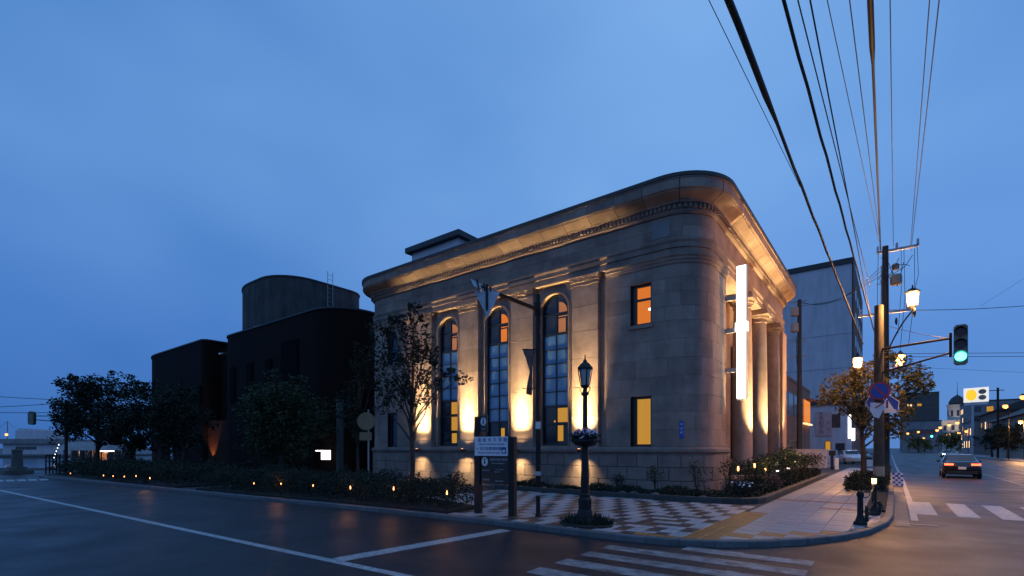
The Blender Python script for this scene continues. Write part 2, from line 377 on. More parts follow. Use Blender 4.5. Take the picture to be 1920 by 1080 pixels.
# kerb line of the corner block, from the measured ground points
KP = [(-46.5, 60), (-46.3, 12), (-45.6, 9.2), (-44, 7.2), (-41.5, 6.45), (-32, 7.35), (-19.2, 8.2), (-13.3, 8.72), (-10.0, 8.96), (-7.0, 9.03), (-4.9, 9.0), (-4.1, 9.02), (-3.3, 9.15), (-2.55, 9.48), (-1.85, 10.05), (-1.25, 10.8), (-.75, 11.75), (-.36, 12.9), (-.1, 14.4), (.0, 16.0), (.02, 22), (-.05, 36), (-.25, 66), (-1.2, 250)]
KERB = Path(KP)
pv = MB().prism([(p.x, p.y) for p in [KERB.at(q, -.14) for q in KERB.L]] + [(-46, 250)], -.30, -.02).build('pavement', M['joint']); tag(pv, kind='structure')
def kerb_s(X=None, Y=None):
    best = 0; bd = 1e9; q = 0
    while q < KERB.len:
        p = KERB.at(q); d = abs(p.x - X) if X is not None else abs(p.y - Y)
        if (X is not None and p.y < 20 or X is None and p.x > -1.5) and d < bd: bd = d; best = q
        q += .1
    return best
q = kerb_s(X=-41); q1 = kerb_s(Y=36); random.seed(3)
while q < q1:
    x = KERB.at(q).x; L = 2.0 if x < -22 else (.95 if x < -9 else .62)
    dz = random.uniform(-.006, .006)
    mb = MB(); KERB.sweep(mb, q, min(q + L, q1), crect(-.17, .0, -.3, .0 + dz, .02), .012)
    mb.build('kerb_stone', M['kerb'], pv); q += L
mb = MB(); KERB.sweep(mb, q1, KERB.len, rect(-.17, 0, -.3, 0)); tag(mb.build('far_kerb', M['kerb'], pv), kind='stuff')
mb = MB(); KERB.sweep(mb, 0, kerb_s(X=-41), rect(-.17, 0, -.3, 0)); tag(mb.build('side_kerb', M['kerb'], pv), kind='stuff')

# ---- paving: clip a tile by the inner kerb line
KSEG = [(KERB.at(a, -.155), KERB.at(b, -.155)) for a, b in zip(KERB.L, KERB.L[1:]) if KERB.at(a).x > -11 and KERB.at(b).y < 40]
def clip(poly):
    for a, b in KSEG:
        t = (b - a).normalized(); out = []
        side = lambda p: -((p[0] - a.x) * t.y - (p[1] - a.y) * t.x)
        for i in range(len(poly)):
            p, r = poly[i], poly[(i + 1) % len(poly)]; sp, sr = side(p), side(r)
            if sp >= 0: out.append(p)
            if (sp >= 0) != (sr >= 0):
                k = sp / (sp - sr); out.append((p[0] + (r[0] - p[0]) * k, p[1] + (r[1] - p[1]) * k))
        poly = out
        if len(poly) < 3: return None
    return poly
tile_cache = {}
def area(p): return abs(sum(p[i][0] * p[(i + 1) % len(p)][1] - p[(i + 1) % len(p)][0] * p[i][1] for i in range(len(p)))) / 2
def add_tile(name, x0, y0, w, d, m, rest=None, gap=.008):
    g2 = gap / 2; poly = [(x0 + g2, y0 + g2), (x0 + w - g2, y0 + g2), (x0 + w - g2, y0 + d - g2), (x0 + g2, y0 + d - g2)]
    c = clip(poly)
    if not c or area(c) < .004: return
    dz = random.uniform(-.0025, .0025)
    if rest is not None: rest.prism(c, -.03, dz); return
    if abs(area(c) - area(poly)) < 1e-5:
        key = (w, d, m.name)
        if key not in tile_cache:
            p = MB(); e = .006
            a = [(g2, g2), (w - g2, g2), (w - g2, d - g2), (g2, d - g2)]; b = [(g2 + e, g2 + e), (w - g2 - e, g2 + e), (w - g2 - e, d - g2 - e), (g2 + e, d - g2 - e)]
            p.loft([[(x, y, -.035) for x, y in a], [(x, y, -.004) for x, y in a], [(x, y, 0) for x, y in b]], True)
            tile_cache[key] = p.mesh(name, m)
        put(name, tile_cache[key], pv, (x0, y0, dz))
    else:
        MB().prism(c, -.035, dz).build(name, m, pv)
random.seed(11)
T = .3; cells = []
for j in range(24):
    for i in range(34):
        x0 = -3.2 - T * (i + 1); y0 = 8.92 + T * j
        if x0 > -4.1 and y0 < 9.5 and j < 2: continue                    # the orange band
        if x0 < -9.4 and y0 < 10.9: continue                            # the hedge strip
        if y0 > 15.8 or x0 < -13: continue
        k = (i + 2 * j) % 5
        m = 'tile_dark' if k in (0, 3) else 'tile_light'
        if k == 3 and (j % 4 == 1 or random.random() < .12): m = 'tile_brown'
        elif k == 0 and random.random() < .10: m = 'tile_brown'
        elif m == 'tile_light' and random.random() < .09: m = random.choice(('tile_dark', 'tile_brown'))
        if m == 'tile_dark' and random.random() < .10: m = 'tile_light'
        d = -SA * x0 + CA * y0
        cells.append((d, x0, y0, m))
cells.sort()
rest = {k: MB() for k in ('tile_light', 'tile_dark', 'tile_brown')}
for n, (d, x0, y0, m) in enumerate(cells):
    add_tile('paving_tile', x0, y0, T, T, M[m], None if n < 290 else rest[m])
for k, mb in rest.items():
    if mb.v: tag(mb.build('far_paving_tile', M[k], pv), kind='stuff')
for j in range(17):                                                      # guiding strip of orange tiles, two wide
    for i in range(2): add_tile('guide_tile', -3.2 + T * i, 9.2 + T * j, T, T, M['tile_orange'])
for i in range(4): add_tile('guide_tile', -3.2 - T * (i + 1), 9.2, T, T, M['tile_orange'])
S = .47; far = MB()
for c in range(6):
    x0 = -3.07 + S * c
    for j in range(90):
        y0 = 9.2 + S * j
        if x0 + S * .5 < -2.6 and y0 < 14.25: continue
        cx, cyy = x0 + S / 2, y0 + S / 2
        arc = abs((cyy - 10.35) - (cx + 2.3) * 1.15) < S * .55 and -2.6 < cx < -.7
        red = j in (15, 19, 33) and c in (3, 4) if j != 19 else c < 5
        m = M['tile_orange'] if arc else (M['slab_red'] if red else M['slab'])
        if y0 < 28: add_tile('paving_slab', x0 if c or y0 > 14.2 else x0, y0, S, S, m, gap=.010)
        else: add_tile('paving_slab', x0, y0, S, S, m, far)
tag(far.build('far_paving_slab', M['slab'], pv), kind='stuff')
# gutter stones along the right-hand kerb
gl = Path([(.0, 14.6), (.02, 22), (-.05, 36)]); q = 0
while q < 21:
    mb = MB(); gl.sweep(mb, q + .006, q + .594, rect(.012, .30, -.16, -.108)); mb.build('gutter_stone', M['kerb'], rd); q += .6

# ---- painted markings
ZM = ZR + .004
def mark(name, mb, m='paint'): return mb.build(name, M[m], rd)
mark('centre_line', quadstrip([(-90, 1.2), (-60, 2.3), (-30.6, 3.5), (-9.5, 4.46), (-5.5, 4.66), (-3.2, 4.75)], .16, ZM))
p0, p1 = gnd(632, 1050, ZR), gnd(948, 994, ZR); mark('stop_line', quadstrip([(p0.x, p0.y), (p1.x, p1.y)], .34, ZM))
for k in range(9):                                                       # zebra crossing of the front street
    y0 = 2.9 + .745 * k; xl, xr = -4.35 + .02 * k, -1.0
    if y0 > 8.3: xl = -4.35 + (y0 - 8.0) * 1.55
    seg = []; x = xl
    while x < xr - .05:                                                  # worn into short pieces
        L = random.uniform(.5, 1.3); seg.append((x, min(x + L, xr))); x += L
    mb = MB()
    for a, b in seg: 
        w = random.uniform(.36, .42)
        mb.add([(a, y0, ZM), (b, y0, ZM), (b, y0 + w, ZM), (a, y0 + w, ZM)], [(0, 1, 2, 3)])
    mark('zebra_bar', mb, 'paint_worn')
for k in range(12):                                                      # zebra crossing of the tram street
    x0 = .50 + .85 * k
    mark('zebra_bar', MB().add([(x0, 17.6, ZM), (x0 + .45, 17.6, ZM), (x0 + .45, 21.6, ZM), (x0, 21.6, ZM)], [(0, 1, 2, 3)]))
mark('edge_line', quadstrip([(.42, 16), (.44, 22), (.40, 36), (.15, 66), (-.4, 160)], .15, ZM))
mark('lane_line', quadstrip([(5.0, 30), (5.0, 300)], .12, ZM), 'paint_worn')
for k in range(6):
    q4 = [gnd(-30 + 21 * k, 904 - .6 * k, ZR), gnd(-14 + 21 * k, 903.6 - .6 * k, ZR), gnd(-16 + 21 * k, 900.6 - .6 * k, ZR), gnd(-32 + 21 * k, 901 - .6 * k, ZR)]
    mark('side_street_bar', MB().add([(v.x, v.y, ZM) for v in q4], [(0, 1, 2, 3)]))
for k in range(4):
    x = (7.2, 8.27, 10.6, 11.67)[k]
    MB().bb((x, 24, ZR - .01), (x + .07, 420, ZR + .012)).build('tram_rail', M['steel'], rd)
# slot drain at the corner
dr = thing('drain_grating', 'long narrow steel drain grating in the road at the corner kerb', 'drain', (.1, 15.2, ZR))
MB().bb((.06, 15.08, ZR - .02), (.84, 15.26, ZR + .006)).build('frame', M['frame'], dr)
for k in range(13): MB().bb((.09 + .058 * k, 15.10, ZR + .004), (.12 + .058 * k, 15.24, ZR + .016)).build('slat', M['steel'], dr)

# ---- harbour water beyond the quay on the left
wa, wb = gnd(-260, 880), gnd(130, 876)
W = MB(); p = [gnd(-700, 878, -.1), gnd(128, 878, -.1), gnd(128, 857.2, -.1), gnd(-700, 857.2, -.1)]
wt = W.add([(v.x, v.y, -.10) for v in p], [(0, 1, 2, 3)]).build('harbour_water', M['water']); tag(wt, kind='structure')
a, b = gnd(-700, 878.5), gnd(100, 878.5); mb = MB()
pt = Path([(a.x, a.y), (b.x, b.y)]); pt.sweep(mb, 0, pt.len, rect(-.2, .4, -.2, .06)); tag(mb.build('quay_edge', M['kerb']), kind='structure')
a, b = gnd(-700, 857), gnd(140, 857); mb = MB()
pt = Path([(a.x, a.y), (b.x, b.y)]); pt.sweep(mb, 0, pt.len, rect(-40, .4, -.2, .35)); tag(mb.build('far_quay', M['ground']), kind='structure')

# ---- planting beds round the building
BED = [(-13.2, 16.1), (-9, 15.85), (-5.2, 15.95), (-3.75, 16.35), (-3.3, 17.2), (-3.3, 35.5), (-5.3, 35.5), (-5.3, 18), (-13.2, 18)]
bs = MB().prism(BED, -.05, .10).build('planting_bed', M['soil']); tag(bs, kind='structure')
be = Path([(-13.2, 16.1), (-9, 15.85), (-5.2, 15.95), (-4.3, 16.1), (-3.75, 16.35), (-3.42, 16.75), (-3.3, 17.2), (-3.3, 35.5)]); q = 0
while q < be.len - .2:
    mb = MB(); be.sweep(mb, q, min(q + .9, be.len), crect(-.02, .14, -.06, .17, .02), .012); mb.build('edging_stone', M['edging'], bs); q += .9
HED = [(-44, 7.6), (-32, 7.75), (-24.5, 8.15), (-24.5, 12), (-44, 12)]
tag(MB().prism(HED, -.05, .06).build('planting_strip', M['soil']), kind='structure')
HED2 = [(-22.6, 8.2), (-13.3, 8.9), (-9.2, 9.2), (-9.35, 10.6), (-12, 11.2), (-22.6, 11.2)]
tag(MB().prism(HED2, -.05, .06).build('planting_strip', M['soil']), kind='structure')
MB().prism([(-5.4 + .62 * math.cos(a), 9.72 + .5 * math.sin(a)) for a in [i * .5236 for i in range(12)]], -.05, .03).build('tree_pit', M['soil'], pv)
tag(MB().prism([(-.62, 16.6), (-.17, 16.6), (-.17, 60), (-.62, 60)], -.05, .04).build('planting_strip', M['soil']), kind='structure')

# ================================================================== THE STONE BANK BUILDING
YW, XW, XL, YE, RC = 17.55, -5.2, -24.2, 34.3, 1.35
def arc(cx, cy, a0, a1, n=12): return [(cx + RC * math.cos(R_(a0 + (a1 - a0) * i / n)), cy + RC * math.sin(R_(a0 + (a1 - a0) * i / n))) for i in range(n + 1)]
BP = Path([(XL, YE)] + arc(XL + RC, YW + RC, 180, 270) + arc(XW - RC, YW + RC, 270, 360) + arc(XW - RC, YE - RC, 0, 90) + [(XL, YE + .01)])
S_F0 = BP.L[13]                                  # start of the front face
S_C0, S_C1, S_E = BP.L[14], BP.L[26], BP.L[27]   # round corner, end of the side face
sF = lambda X: S_F0 + X - (XL + RC)
sR = lambda Y: S_C1 + Y - (YW + RC)
bank = thing('bank_building', 'two-storey pale stone bank building with rounded corner, pilasters, arched windows and heavy cornice', 'building', (-14.5, 25, 0))
inn = [(XL + 1.2, YW + 1.2), (XW - 1.3, YW + 1.2), (XW - 1.3, YE - 1), (XL + 1.2, YE - 1)]
MB().prism(inn, .0, 10.95).build('wall_core', M['core'], bank)
def run(name, a, b, prof, L, m, off=0.0, ch=.01, holes=(), gap=0.0):
    """lay stones of about length L between a and b; holes = [(s0, s1)] stay open"""
    ivs = [(a, b)]
    for h0, h1 in holes:
        nxt = []
        for u, w in ivs:
            if h1 <= u or h0 >= w: nxt.append((u, w)); continue
            if u < h0: nxt.append((u, h0))
            if h1 < w: nxt.append((h1, w))
        ivs = nxt
    for u, w in ivs:
        n = max(1, round((w - u) / L)); cuts = [u + (w - u) * i / n for i in range(n + 1)]
        if off and n > 1: cuts = [u] + [u + (w - u) * (i + .5) / n for i in range(n)] + [w]
        for c0, c1 in zip(cuts, cuts[1:]):
            mb = MB(); BP.sweep(mb, c0 + gap, c1 - gap, prof, ch); mb.build(name, m, bank, smooth=25)
# plinth
PZ = [0, .52, 1.0, 1.46]; PEND = sR(20.5)
for k in range(3):
    run('plinth_stone', sF(XL + RC) - 2.1, PEND, crect(-.5, .10, PZ[k] - (.06 if k == 0 else 0), PZ[k + 1] - .018, .012), .78, M['plinth'], k % 2, .012, gap=.010)
mb = MB(); BP.sweep(mb, S_F0 - 2.1, PEND - .02, rect(-.45, .065, -.05, 1.45)); mb.build('mortar_bed', M['mortar'], bank)
mb = MB(); BP.sweep(mb, S_F0 - 2.1, PEND, [(-.5, 1.455), (.10, 1.455), (.10, 1.50), (.17, 1.55), (.17, 1.65), (.06, 1.75), (-.5, 1.75)]); mb.build('plinth_cap', M['plinth'], bank, smooth=30)
# end walls of ashlar with their two window openings each
WZ = [(1.75, 3.62), (6.27, 7.80)]
CZ = [1.75, 2.37, 3.0, 3.62, 4.29, 4.95, 5.61, 6.27, 6.78, 7.29, 7.80, 8.30]
RW = (sF(-7.86), sF(-7.05)); LW = (sF(-22.15), sF(-21.35))
EW0, EW1 = sF(-8.86), PEND; LW0, LW1 = S_F0 - 2.1, sF(-20.15)
for k, (z0, z1) in enumerate(zip(CZ, CZ[1:])):
    op = any(z0 >= a - .01 and z1 <= b + .01 for a, b in WZ)
    for a, b, h in ((EW0, EW1, RW), (LW0, LW1, LW)):
        run('ashlar_stone', a, b, crect(-.45, 0, z0, z1, .011), 1.15, M['stone'], k % 2, .011, [h] if op else [])
BAND = [(-.45, 8.30), (.03, 8.30), (.05, 8.40), (.09, 8.43), (.09, 8.50), (.14, 8.56), (.14, 8.60), (-.45, 8.60)]
for a, b in ((EW0, EW1), (LW0, LW1)):
    mb = MB(); BP.sweep(mb, a, b, BAND); mb.build('neck_moulding', M['stone'], bank, smooth=25)
# the entablature runs round the whole building
E0, E1 = S_F0 - 2.1, BP.L[39]
mb = MB(); BP.sweep(mb, E0, E1, [(-.5, 8.60), (.02, 8.60), (.02, 8.84), (.06, 8.86), (.06, 9.02), (.10, 9.10), (.10, 9.18), (-.5, 9.18)]); mb.build('architrave', M['stone'], bank, smooth=25)
run('frieze_stone', E0, E1, crect(-.5, 0, 9.18, 9.62, .010), 1.35, M['stone'], 0, .010)
run('frieze_stone', E0, E1, crect(-.5, 0, 9.62, 10.04, .010), 1.35, M['stone'], 1, .010)
mb = MB(); BP.sweep(mb, E0, E1, [(-.5, 10.04), (.05, 10.04), (.11, 10.12), (.11, 10.36), (-.5, 10.36)]); mb.build('dentil_bed', M['stone'], bank, smooth=25)
mb = MB(); q = E0
while q < E1: BP.sweep(mb, q, q + .085, rect(.10, .20, 10.19, 10.33)); q += .16
tag(mb.build('dentil_course', M['stone'], bank), kind='stuff')
CORN = [(-.5, 10.36), (.20, 10.36), (.24, 10.43), (.58, 10.60), (.60, 10.64), (.65, 10.67), (.65, 11.04), (-.5, 11.04)]
run('cornice_stone', E0, E1, CORN, 1.1, M['stone'], 0, .010, gap=.009)
mb = MB(); BP.sweep(mb, E0, E1, [(-.45, 10.40), (.17, 10.40), (.22, 10.46), (.60, 10.66), (.60, 11.03), (-.45, 11.03)]); mb.build('mortar_bed', M['mortar'], bank)
mb = MB(); BP.sweep(mb, E0, E1, [(.645, 11.0), (.675, 11.0), (.675, 11.05), (.645, 11.05)]); mb.build('cornice_fillet', M['stone'], bank)
mb = MB(); BP.sweep(mb, E0 - .1, E1, [(-.7, 11.045), (.71, 11.045), (.71, 11.17), (-.7, 11.21)]); mb.build('coping', M['coping'], bank, smooth=25)
MB().prism([(XL + .3, YW + .3), (XW - .3, YW + .3), (XW - .3, YE - .3), (XL + .3, YE - .3)], 10.96, 11.03).build('roof', M['roof_dark'], bank)
# pilasters
PIL = [-9.82, -12.95, -16.1, -19.26]; PW = .60
for X in PIL:
    a, b = sF(X - PW), sF(X + PW)
    mb = MB(); BP.sweep(mb, a - .03, b + .03, [(-.25, 1.75), (.06, 1.75), (.06, 2.04), (.02, 2.10), (-.25, 2.10)]); mb.build('pilaster_base', M['stone'], bank)
    zs = [2.10, 2.95, 4.15, 5.3, 6.4, 7.4, 8.22]
    for z0, z1 in zip(zs, zs[1:]):
        mb = MB(); BP.sweep(mb, a, b, crect(-.25, 0, z0, z1, .010), .006); mb.build('pilaster_stone', M['stone'], bank)
    mb = MB()
    for z0, z1, o in ((8.22, 8.28, .04), (8.28, 8.36, .02), (8.36, 8.48, .07), (8.48, 8.54, .12), (8.54, 8.60, .15)):
        BP.sweep(mb, a - o * .6, b + o * .6, rect(-.25, o, z0, z1 + (.0005 if z1 < 8.6 else 0)))
    k = a + .03
    while k < b - .06: BP.sweep(mb, k, k + .055, rect(.06, .115, 8.375, 8.465)); k += .095
    mb.build('pilaster_capital', M['stone'], bank)
# recessed bay wall with three arched openings
YB, YG = YW + .25, YW + .42
def ext_y(mb, poly, y0, y1, mi=0):
    n = len(poly); return mb.loft([[(x, y0, z) for x, z in poly], [(x, y1, z) for x, z in poly]], True, True, mi)
WC = [(-9.82 - 12.95) / 2 - .02, (-12.95 - 16.1) / 2 - .02, (-16.1 - 19.26) / 2 - .02]; WR, ZS, Z0 = .69, 7.55, 1.80
edges = [-8.86, (-9.82 - .02), -12.95, -16.1, -19.26, -20.15]
def bay(xa, xb, xc):
    mb = MB()
    mb.bb((xc + WR, YB, 1.75), (xb, YB + .35, 8.6)); mb.bb((xa, YB, 1.75), (xc - WR, YB + .35, 8.6))
    mb.bb((xc - WR, YB, 1.70), (xc + WR, YB + .35, Z0))
    n = 14; P = [(xc + WR * math.cos(math.pi * i / n), ZS + WR * math.sin(math.pi * i / n)) for i in range(n + 1)]
    for p, r in zip(P, P[1:]): ext_y(mb, [p, (p[0], 8.6), (r[0], 8.6), r], YB, YB + .35)
    mb.build('bay_wall', M['stone'], bank)
    mb = MB()                                                             # moulded stone surround
    for r0, r1, y0 in ((WR, WR + .07, YB - .06), (WR + .07, WR + .15, YB - .03)):
        Q = [(xc + r1, Z0), *[(xc + r1 * math.cos(math.pi * i / 20), ZS + r1 * math.sin(math.pi * i / 20)) for i in range(21)], (xc - r1, Z0)]
        I = [(xc + r0, Z0), *[(xc + r0 * math.cos(math.pi * i / 20), ZS + r0 * math.sin(math.pi * i / 20)) for i in range(21)], (xc - r0, Z0)]
        mb.loft([[(q[0], y0, q[1]), (i[0], y0, i[1]), (i[0], YB + .004, i[1]), (q[0], YB + .004, q[1])] for q, i in zip(Q, I)], True, True)
    mb.build('window_surround', M['stone'], bank)
def arched_window(xc, rows_blue, zb, low):
    """rows_blue panes tall between z 6.50 and zb; low = what shows below"""
    fr = MB(); y0, y1 = YG - .05, YG + .06; n = 16
    O = [(xc + WR, Z0)] + [(xc + WR * math.cos(math.pi * i / n), ZS + WR * math.sin(math.pi * i / n)) for i in range(n + 1)] + [(xc - WR, Z0)]
    r = WR - .09
    I = [(xc + r, Z0)] + [(xc + r * math.cos(math.pi * i / n), ZS + r * math.sin(math.pi * i / n)) for i in range(n + 1)] + [(xc - r, Z0)]
    fr.loft([[(q[0], y0, q[1]), (i[0], y0, i[1]), (i[0], y1, i[1]), (q[0], y1, q[1])] for q, i in zip(O, I)], True, True)
    rows = [6.50 - (6.50 - zb) * k / rows_blue for k in range(rows_blue + 1)]
    for z, t in [(Z0 + .05, .10), (7.42, .07), (6.55, .10)] + [(z, .045) for z in rows[1:-1]] + [(zb - .02, .09)] + [(z, .07) for z in low['bars']]:
        fr.bb((xc - r, y0 + .012, z - t / 2), (xc + r, y1 - .01, z + t / 2))
    fr.bb((xc - .028, y0 + .02, Z0), (xc + .028, y1 - .02, ZS + r))
    w = fr.build('window', M['frame'], bank)
    def pane(poly, m, dy=0):
        mb = ext_y(MB(), poly, YG + dy, YG + dy + .012)
        if m in ('blue_pane', 'dark_glass'):
            a_, b_ = random.uniform(-.02, .02), random.uniform(-.02, .02); xm = sum(p[0] for p in poly) / len(poly); zm = sum(p[1] for p in poly) / len(poly)
            mb.v = [(x, y + a_ * (x - xm) + b_ * (z - zm), z) for x, y, z in mb.v]
        put('pane', mb.mesh('pane', M[m]), w)
    def pane_(poly, m, dy=0): ext_y(MB(), poly, YG + dy, YG + dy + .012).build('pane', M[m], w) if False else put('pane', ext_y(MB(), poly, YG + dy, YG + dy + .012).mesh('pane', M[m]), w)
    rc = lambda x0, x1, a, b: [(x0, a), (x1, a), (x1, b), (x0, b)]
    q = lambda sgn: [(xc, 7.42)] + [(xc + sgn * r * math.cos(math.pi / 2 * i / 8), max(7.42, ZS + r * math.sin(math.pi / 2 * i / 8))) for i in range(9)]
    pane(q(-1), 'dark_glass')
    if low.get('arch', 1):
        pane(q(1), 'dark_glass', .012)
        pane([(xc + .12, 7.47)] + [(xc + .12 + (r - .20) * math.cos(math.pi / 2 * i / 6), 7.47 + (r - .16) * math.sin(math.pi / 2 * i / 6)) for i in range(7)], low['arch'], -.004)
    pane(rc(xc - r, xc, 6.55, 7.42), 'dark_glass'); pane(rc(xc, xc + r, 6.55, 7.42), 'dark_glass', .012)
    pane(rc(xc + .10, xc + r - low.get('gap', .16), 6.62, 7.20), low['top'], -.004)
    pane(rc(xc + .10, xc + r - .06, 7.27, 7.31), low['top'], -.004)
    for k in range(rows_blue):
        for a, b in ((xc - r, xc), (xc, xc + r)): pane(rc(a, b, rows[k + 1], rows[k]), 'blue_pane')
    pane(rc(xc - r, xc, Z0, zb), 'dark_glass'); pane(rc(xc, xc + r, Z0, zb), 'dark_glass', .012)
    for x0, x1, a, b in low['lit']: pane(rc(xc + x0, xc + x1, a, b), 'lit_yellow', -.004)
bay(-12.95, -8.86, WC[0]); bay(-16.1, -12.951, WC[1]); bay(-20.15, -16.101, WC[2])
arched_window(WC[0], 5, 3.50, dict(bars=[2.72], lit=[(.06, .58, 2.80, 3.40), (-.14, -.05, 2.80, 3.40), (.06, .33, 2.0, 2.66)], arch='lit_salmon', top='lit_salmon'))
arched_window(WC[1], 6, 2.92, dict(bars=[], lit=[(.10, .30, 1.95, 2.62)], arch='lit_orange', top='lit_orange'))
arched_window(WC[2], 4, 4.10, dict(bars=[3.32, 2.50], lit=[(.05, .50, 3.40, 4.0), (.05, .50, 2.58, 3.26), (.08, .42, 1.95, 2.44)], arch='lit_salmon', top='lit_salmon', gap=.20))
# rectangular windows in the end walls
def rect_window(X0, X1, z0, z1, panes, sill):
    y0 = YW + .16; mb = MB(); t = .09
    mb.bb((X0, y0, z0), (X0 + t + .10, y0 + .1, z1)); mb.bb((X1 - t, y0, z0), (X1, y0 + .1, z1)); mb.bb((X0 + t + .1, y0, z0), (X1 - t, y0 + .1, z0 + t)); mb.bb((X0 + t + .1, y0, z1 - t), (X1 - t, y0 + .1, z1))
    for i in range(len(panes) - 1): mb.bb((X0 + t, y0 + .01, panes[i][1] - .045), (X1 - t, y0 + .09, panes[i][1] + .045))
    w = mb.build('window', M['frame'], bank)
    for a, b, m in panes: put('pane', MB().bb((X0 + t, y0 + .05, a), (X1 - t, y0 + .065, b)).mesh('pane', M[m]), w)
    for x in (X0 + .004, X1 - .004): put('reveal', MB().bb((x - .003, YW + .003, z0), (x + .003, y0, z1)).mesh('reveal', M['frame']), w)
    put('backing', MB().bb((X0, y0 + .11, z0), (X1, y0 + .2, z1)).mesh('backing', M['core']), w)
    if sill: put('sill', MB().bb((X0 - .06, YW - .07, z0 - .13), (X1 + .06, YW + .2, z0 - .002)).mesh('sill', M['stone']), w)
rect_window(-7.86, -7.05, 6.27, 7.80, [(6.27, 7.24, 'lit_orange'), (7.24, 7.80, 'lit_orange')], True)
put('table_lamp', MB().blob((-7.16, YW + .205, 6.86), (.09, .006, .05)).mesh('table_lamp', M['neon']), [o for o in bank.children if o.name.startswith('window')][-1])
rect_window(-7.86, -7.05, 1.75, 3.62, [(1.75, 3.62, 'lit_yellow')], False)
rect_window(-22.15, -21.35, 6.27, 7.80, [(6.27, 7.24, 'blue_pane'), (7.24, 7.80, 'dark_glass')], True)
rect_window(-22.15, -21.35, 1.75, 3.62, [(1.75, 3.62, 'dark_glass')], False)
# portico on the street side
MB().bb((-6.6, 20.4, .5), (-6.25, 34.1, 8.75)).build('portico_wall', M['stone'], bank)
MB().bb((-6.3, 20.45, -.05), (-4.98, 34.4, .50)).build('stylobate', M['plinth'], bank)
MB().bb((-6.26, 20.4, 8.62), (-5.60, 34.0, 8.9)).build('portico_ceiling', M['stone'], bank)
MB().bb((-6.25, 33.0, .5), (-5.2, 34.3, 8.6)).build('end_pier', M['stone'], bank)
MB().bb((-6.25, 20.52, .5), (-5.62, 22.0, 8.6)).build('inner_pier', M['stone'], bank)
colm = None
for Y in (24.27, 27.6, 31.1):
    if colm is None:
        sh = MB().lathe([(.44, .72), (.42, .9), (.42, 3.2), (.412, 5.2), (.385, 7.2), (.365, 7.98), (.40, 8.0), (.40, 8.05), (.37, 8.08)], (0, 0, 0), 28).mesh('column', M['stone'], smooth=40)
        ba = MB().box((0, 0, .55), (1.06, 1.06, .12)).lathe([(.50, .6), (.53, .64), (.53, .70), (.47, .73)], (0, 0, 0), 24).mesh('base', M['stone'], smooth=40)
        ca = MB().lathe([(.37, 8.07), (.40, 8.12), (.38, 8.16), (.50, 8.30), (.52, 8.34)], (0, 0, 0), 28).box((0, 0, 8.40), (1.10, 1.10, .13)).box((0, 0, 8.535), (1.0, 1.0, .14))
        for k in range(28): a = 2 * math.pi * k / 28; ca.box((.475 * math.cos(a), .475 * math.sin(a), 8.25), (.05, .05, .09), a)
        ca = ca.mesh('capital', M['stone'], smooth=30)
        colm = 1
    o = put('column', sh, bank, (-5.45, Y, 0)); put('base', ba, o); put('capital', ca, o)
for Y in (23.0, 26.0, 29.4, 32.2):
    w = MB().bb((-6.24, Y - .55, 1.2), (-6.19, Y + .55, 6.6)).build('portico_window', M['frame'], bank)
    for k in range(4): put('pane', MB().bb((-6.188, Y - .47, 1.3 + 1.32 * k), (-6.18, Y + .47, 2.5 + 1.32 * k)).mesh('pane', M['dark_glass']), w)
# roof-top house and plant
ph = MB().bb((-23.3, 20.3, 11.0), (-19.4, 24.5, 13.55)).build('penthouse', M['white_wall'], bank)
put('penthouse_roof', MB().bb((-23.6, 20.0, 13.55), (-19.1, 24.8, 13.85)).mesh('penthouse_roof', M['coping']), ph)
put('penthouse_skirt', MB().bb((-23.35, 20.22, 11.0), (-19.32, 24.55, 12.75)).mesh('penthouse_skirt', M['roof_dark']), ph)
ac = thing('rooftop_unit', 'grey rooftop unit standing on the bank roof above the portico', 'roof unit', (-6.3, 30, 11.0))
MB().bb((-6.9, 29.2, 11.04), (-6.0, 31.0, 12.75)).build('cabinet', M['grey_wall'], ac); MB().bb((-6.95, 29.15, 12.75), (-5.95, 31.05, 12.83)).build('lid', M['roof_dark'], ac); MB().tube([(-6.2, 28.0, 11.1), (-6.2, 28.0, 12.9)], .025).build('mast', M['steel'], ac)
# small frieze panel and address plate
MB().bb((-7.0, YW - .012, 9.30), (-6.35, YW + .02, 9.9)).build('frieze_panel', M['panel_stone'], bank)
pp = aty(1323, 805, YW + .06)
ad = thing('address_plate', 'small blue upright address plate on the rounded stone wall', 'plate', (pp.x, pp.y, pp.z - .3))
nrm = Vector((math.cos(R_(295)), math.sin(R_(295)), 0)); cc = Vector((XW - RC, YW + RC, 0)) + nrm * (RC + .012); cc.z = 2.35
Mx = Matrix.Translation(cc) @ Matrix((( -nrm.y, 0, nrm.x), (nrm.x, 0, nrm.y), (0, 1, 0))).to_4x4()
MB().box((0, 0, 0), (.14, .62, .02), M=Mx).build('plate', M['blue_sign'], ad)
for i, chx in enumerate('末広町'): text_mesh('lettering', chx, .11, M['white_sign'], ad, Mx @ Matrix.Translation((0, .19 - .15 * i, .013)))
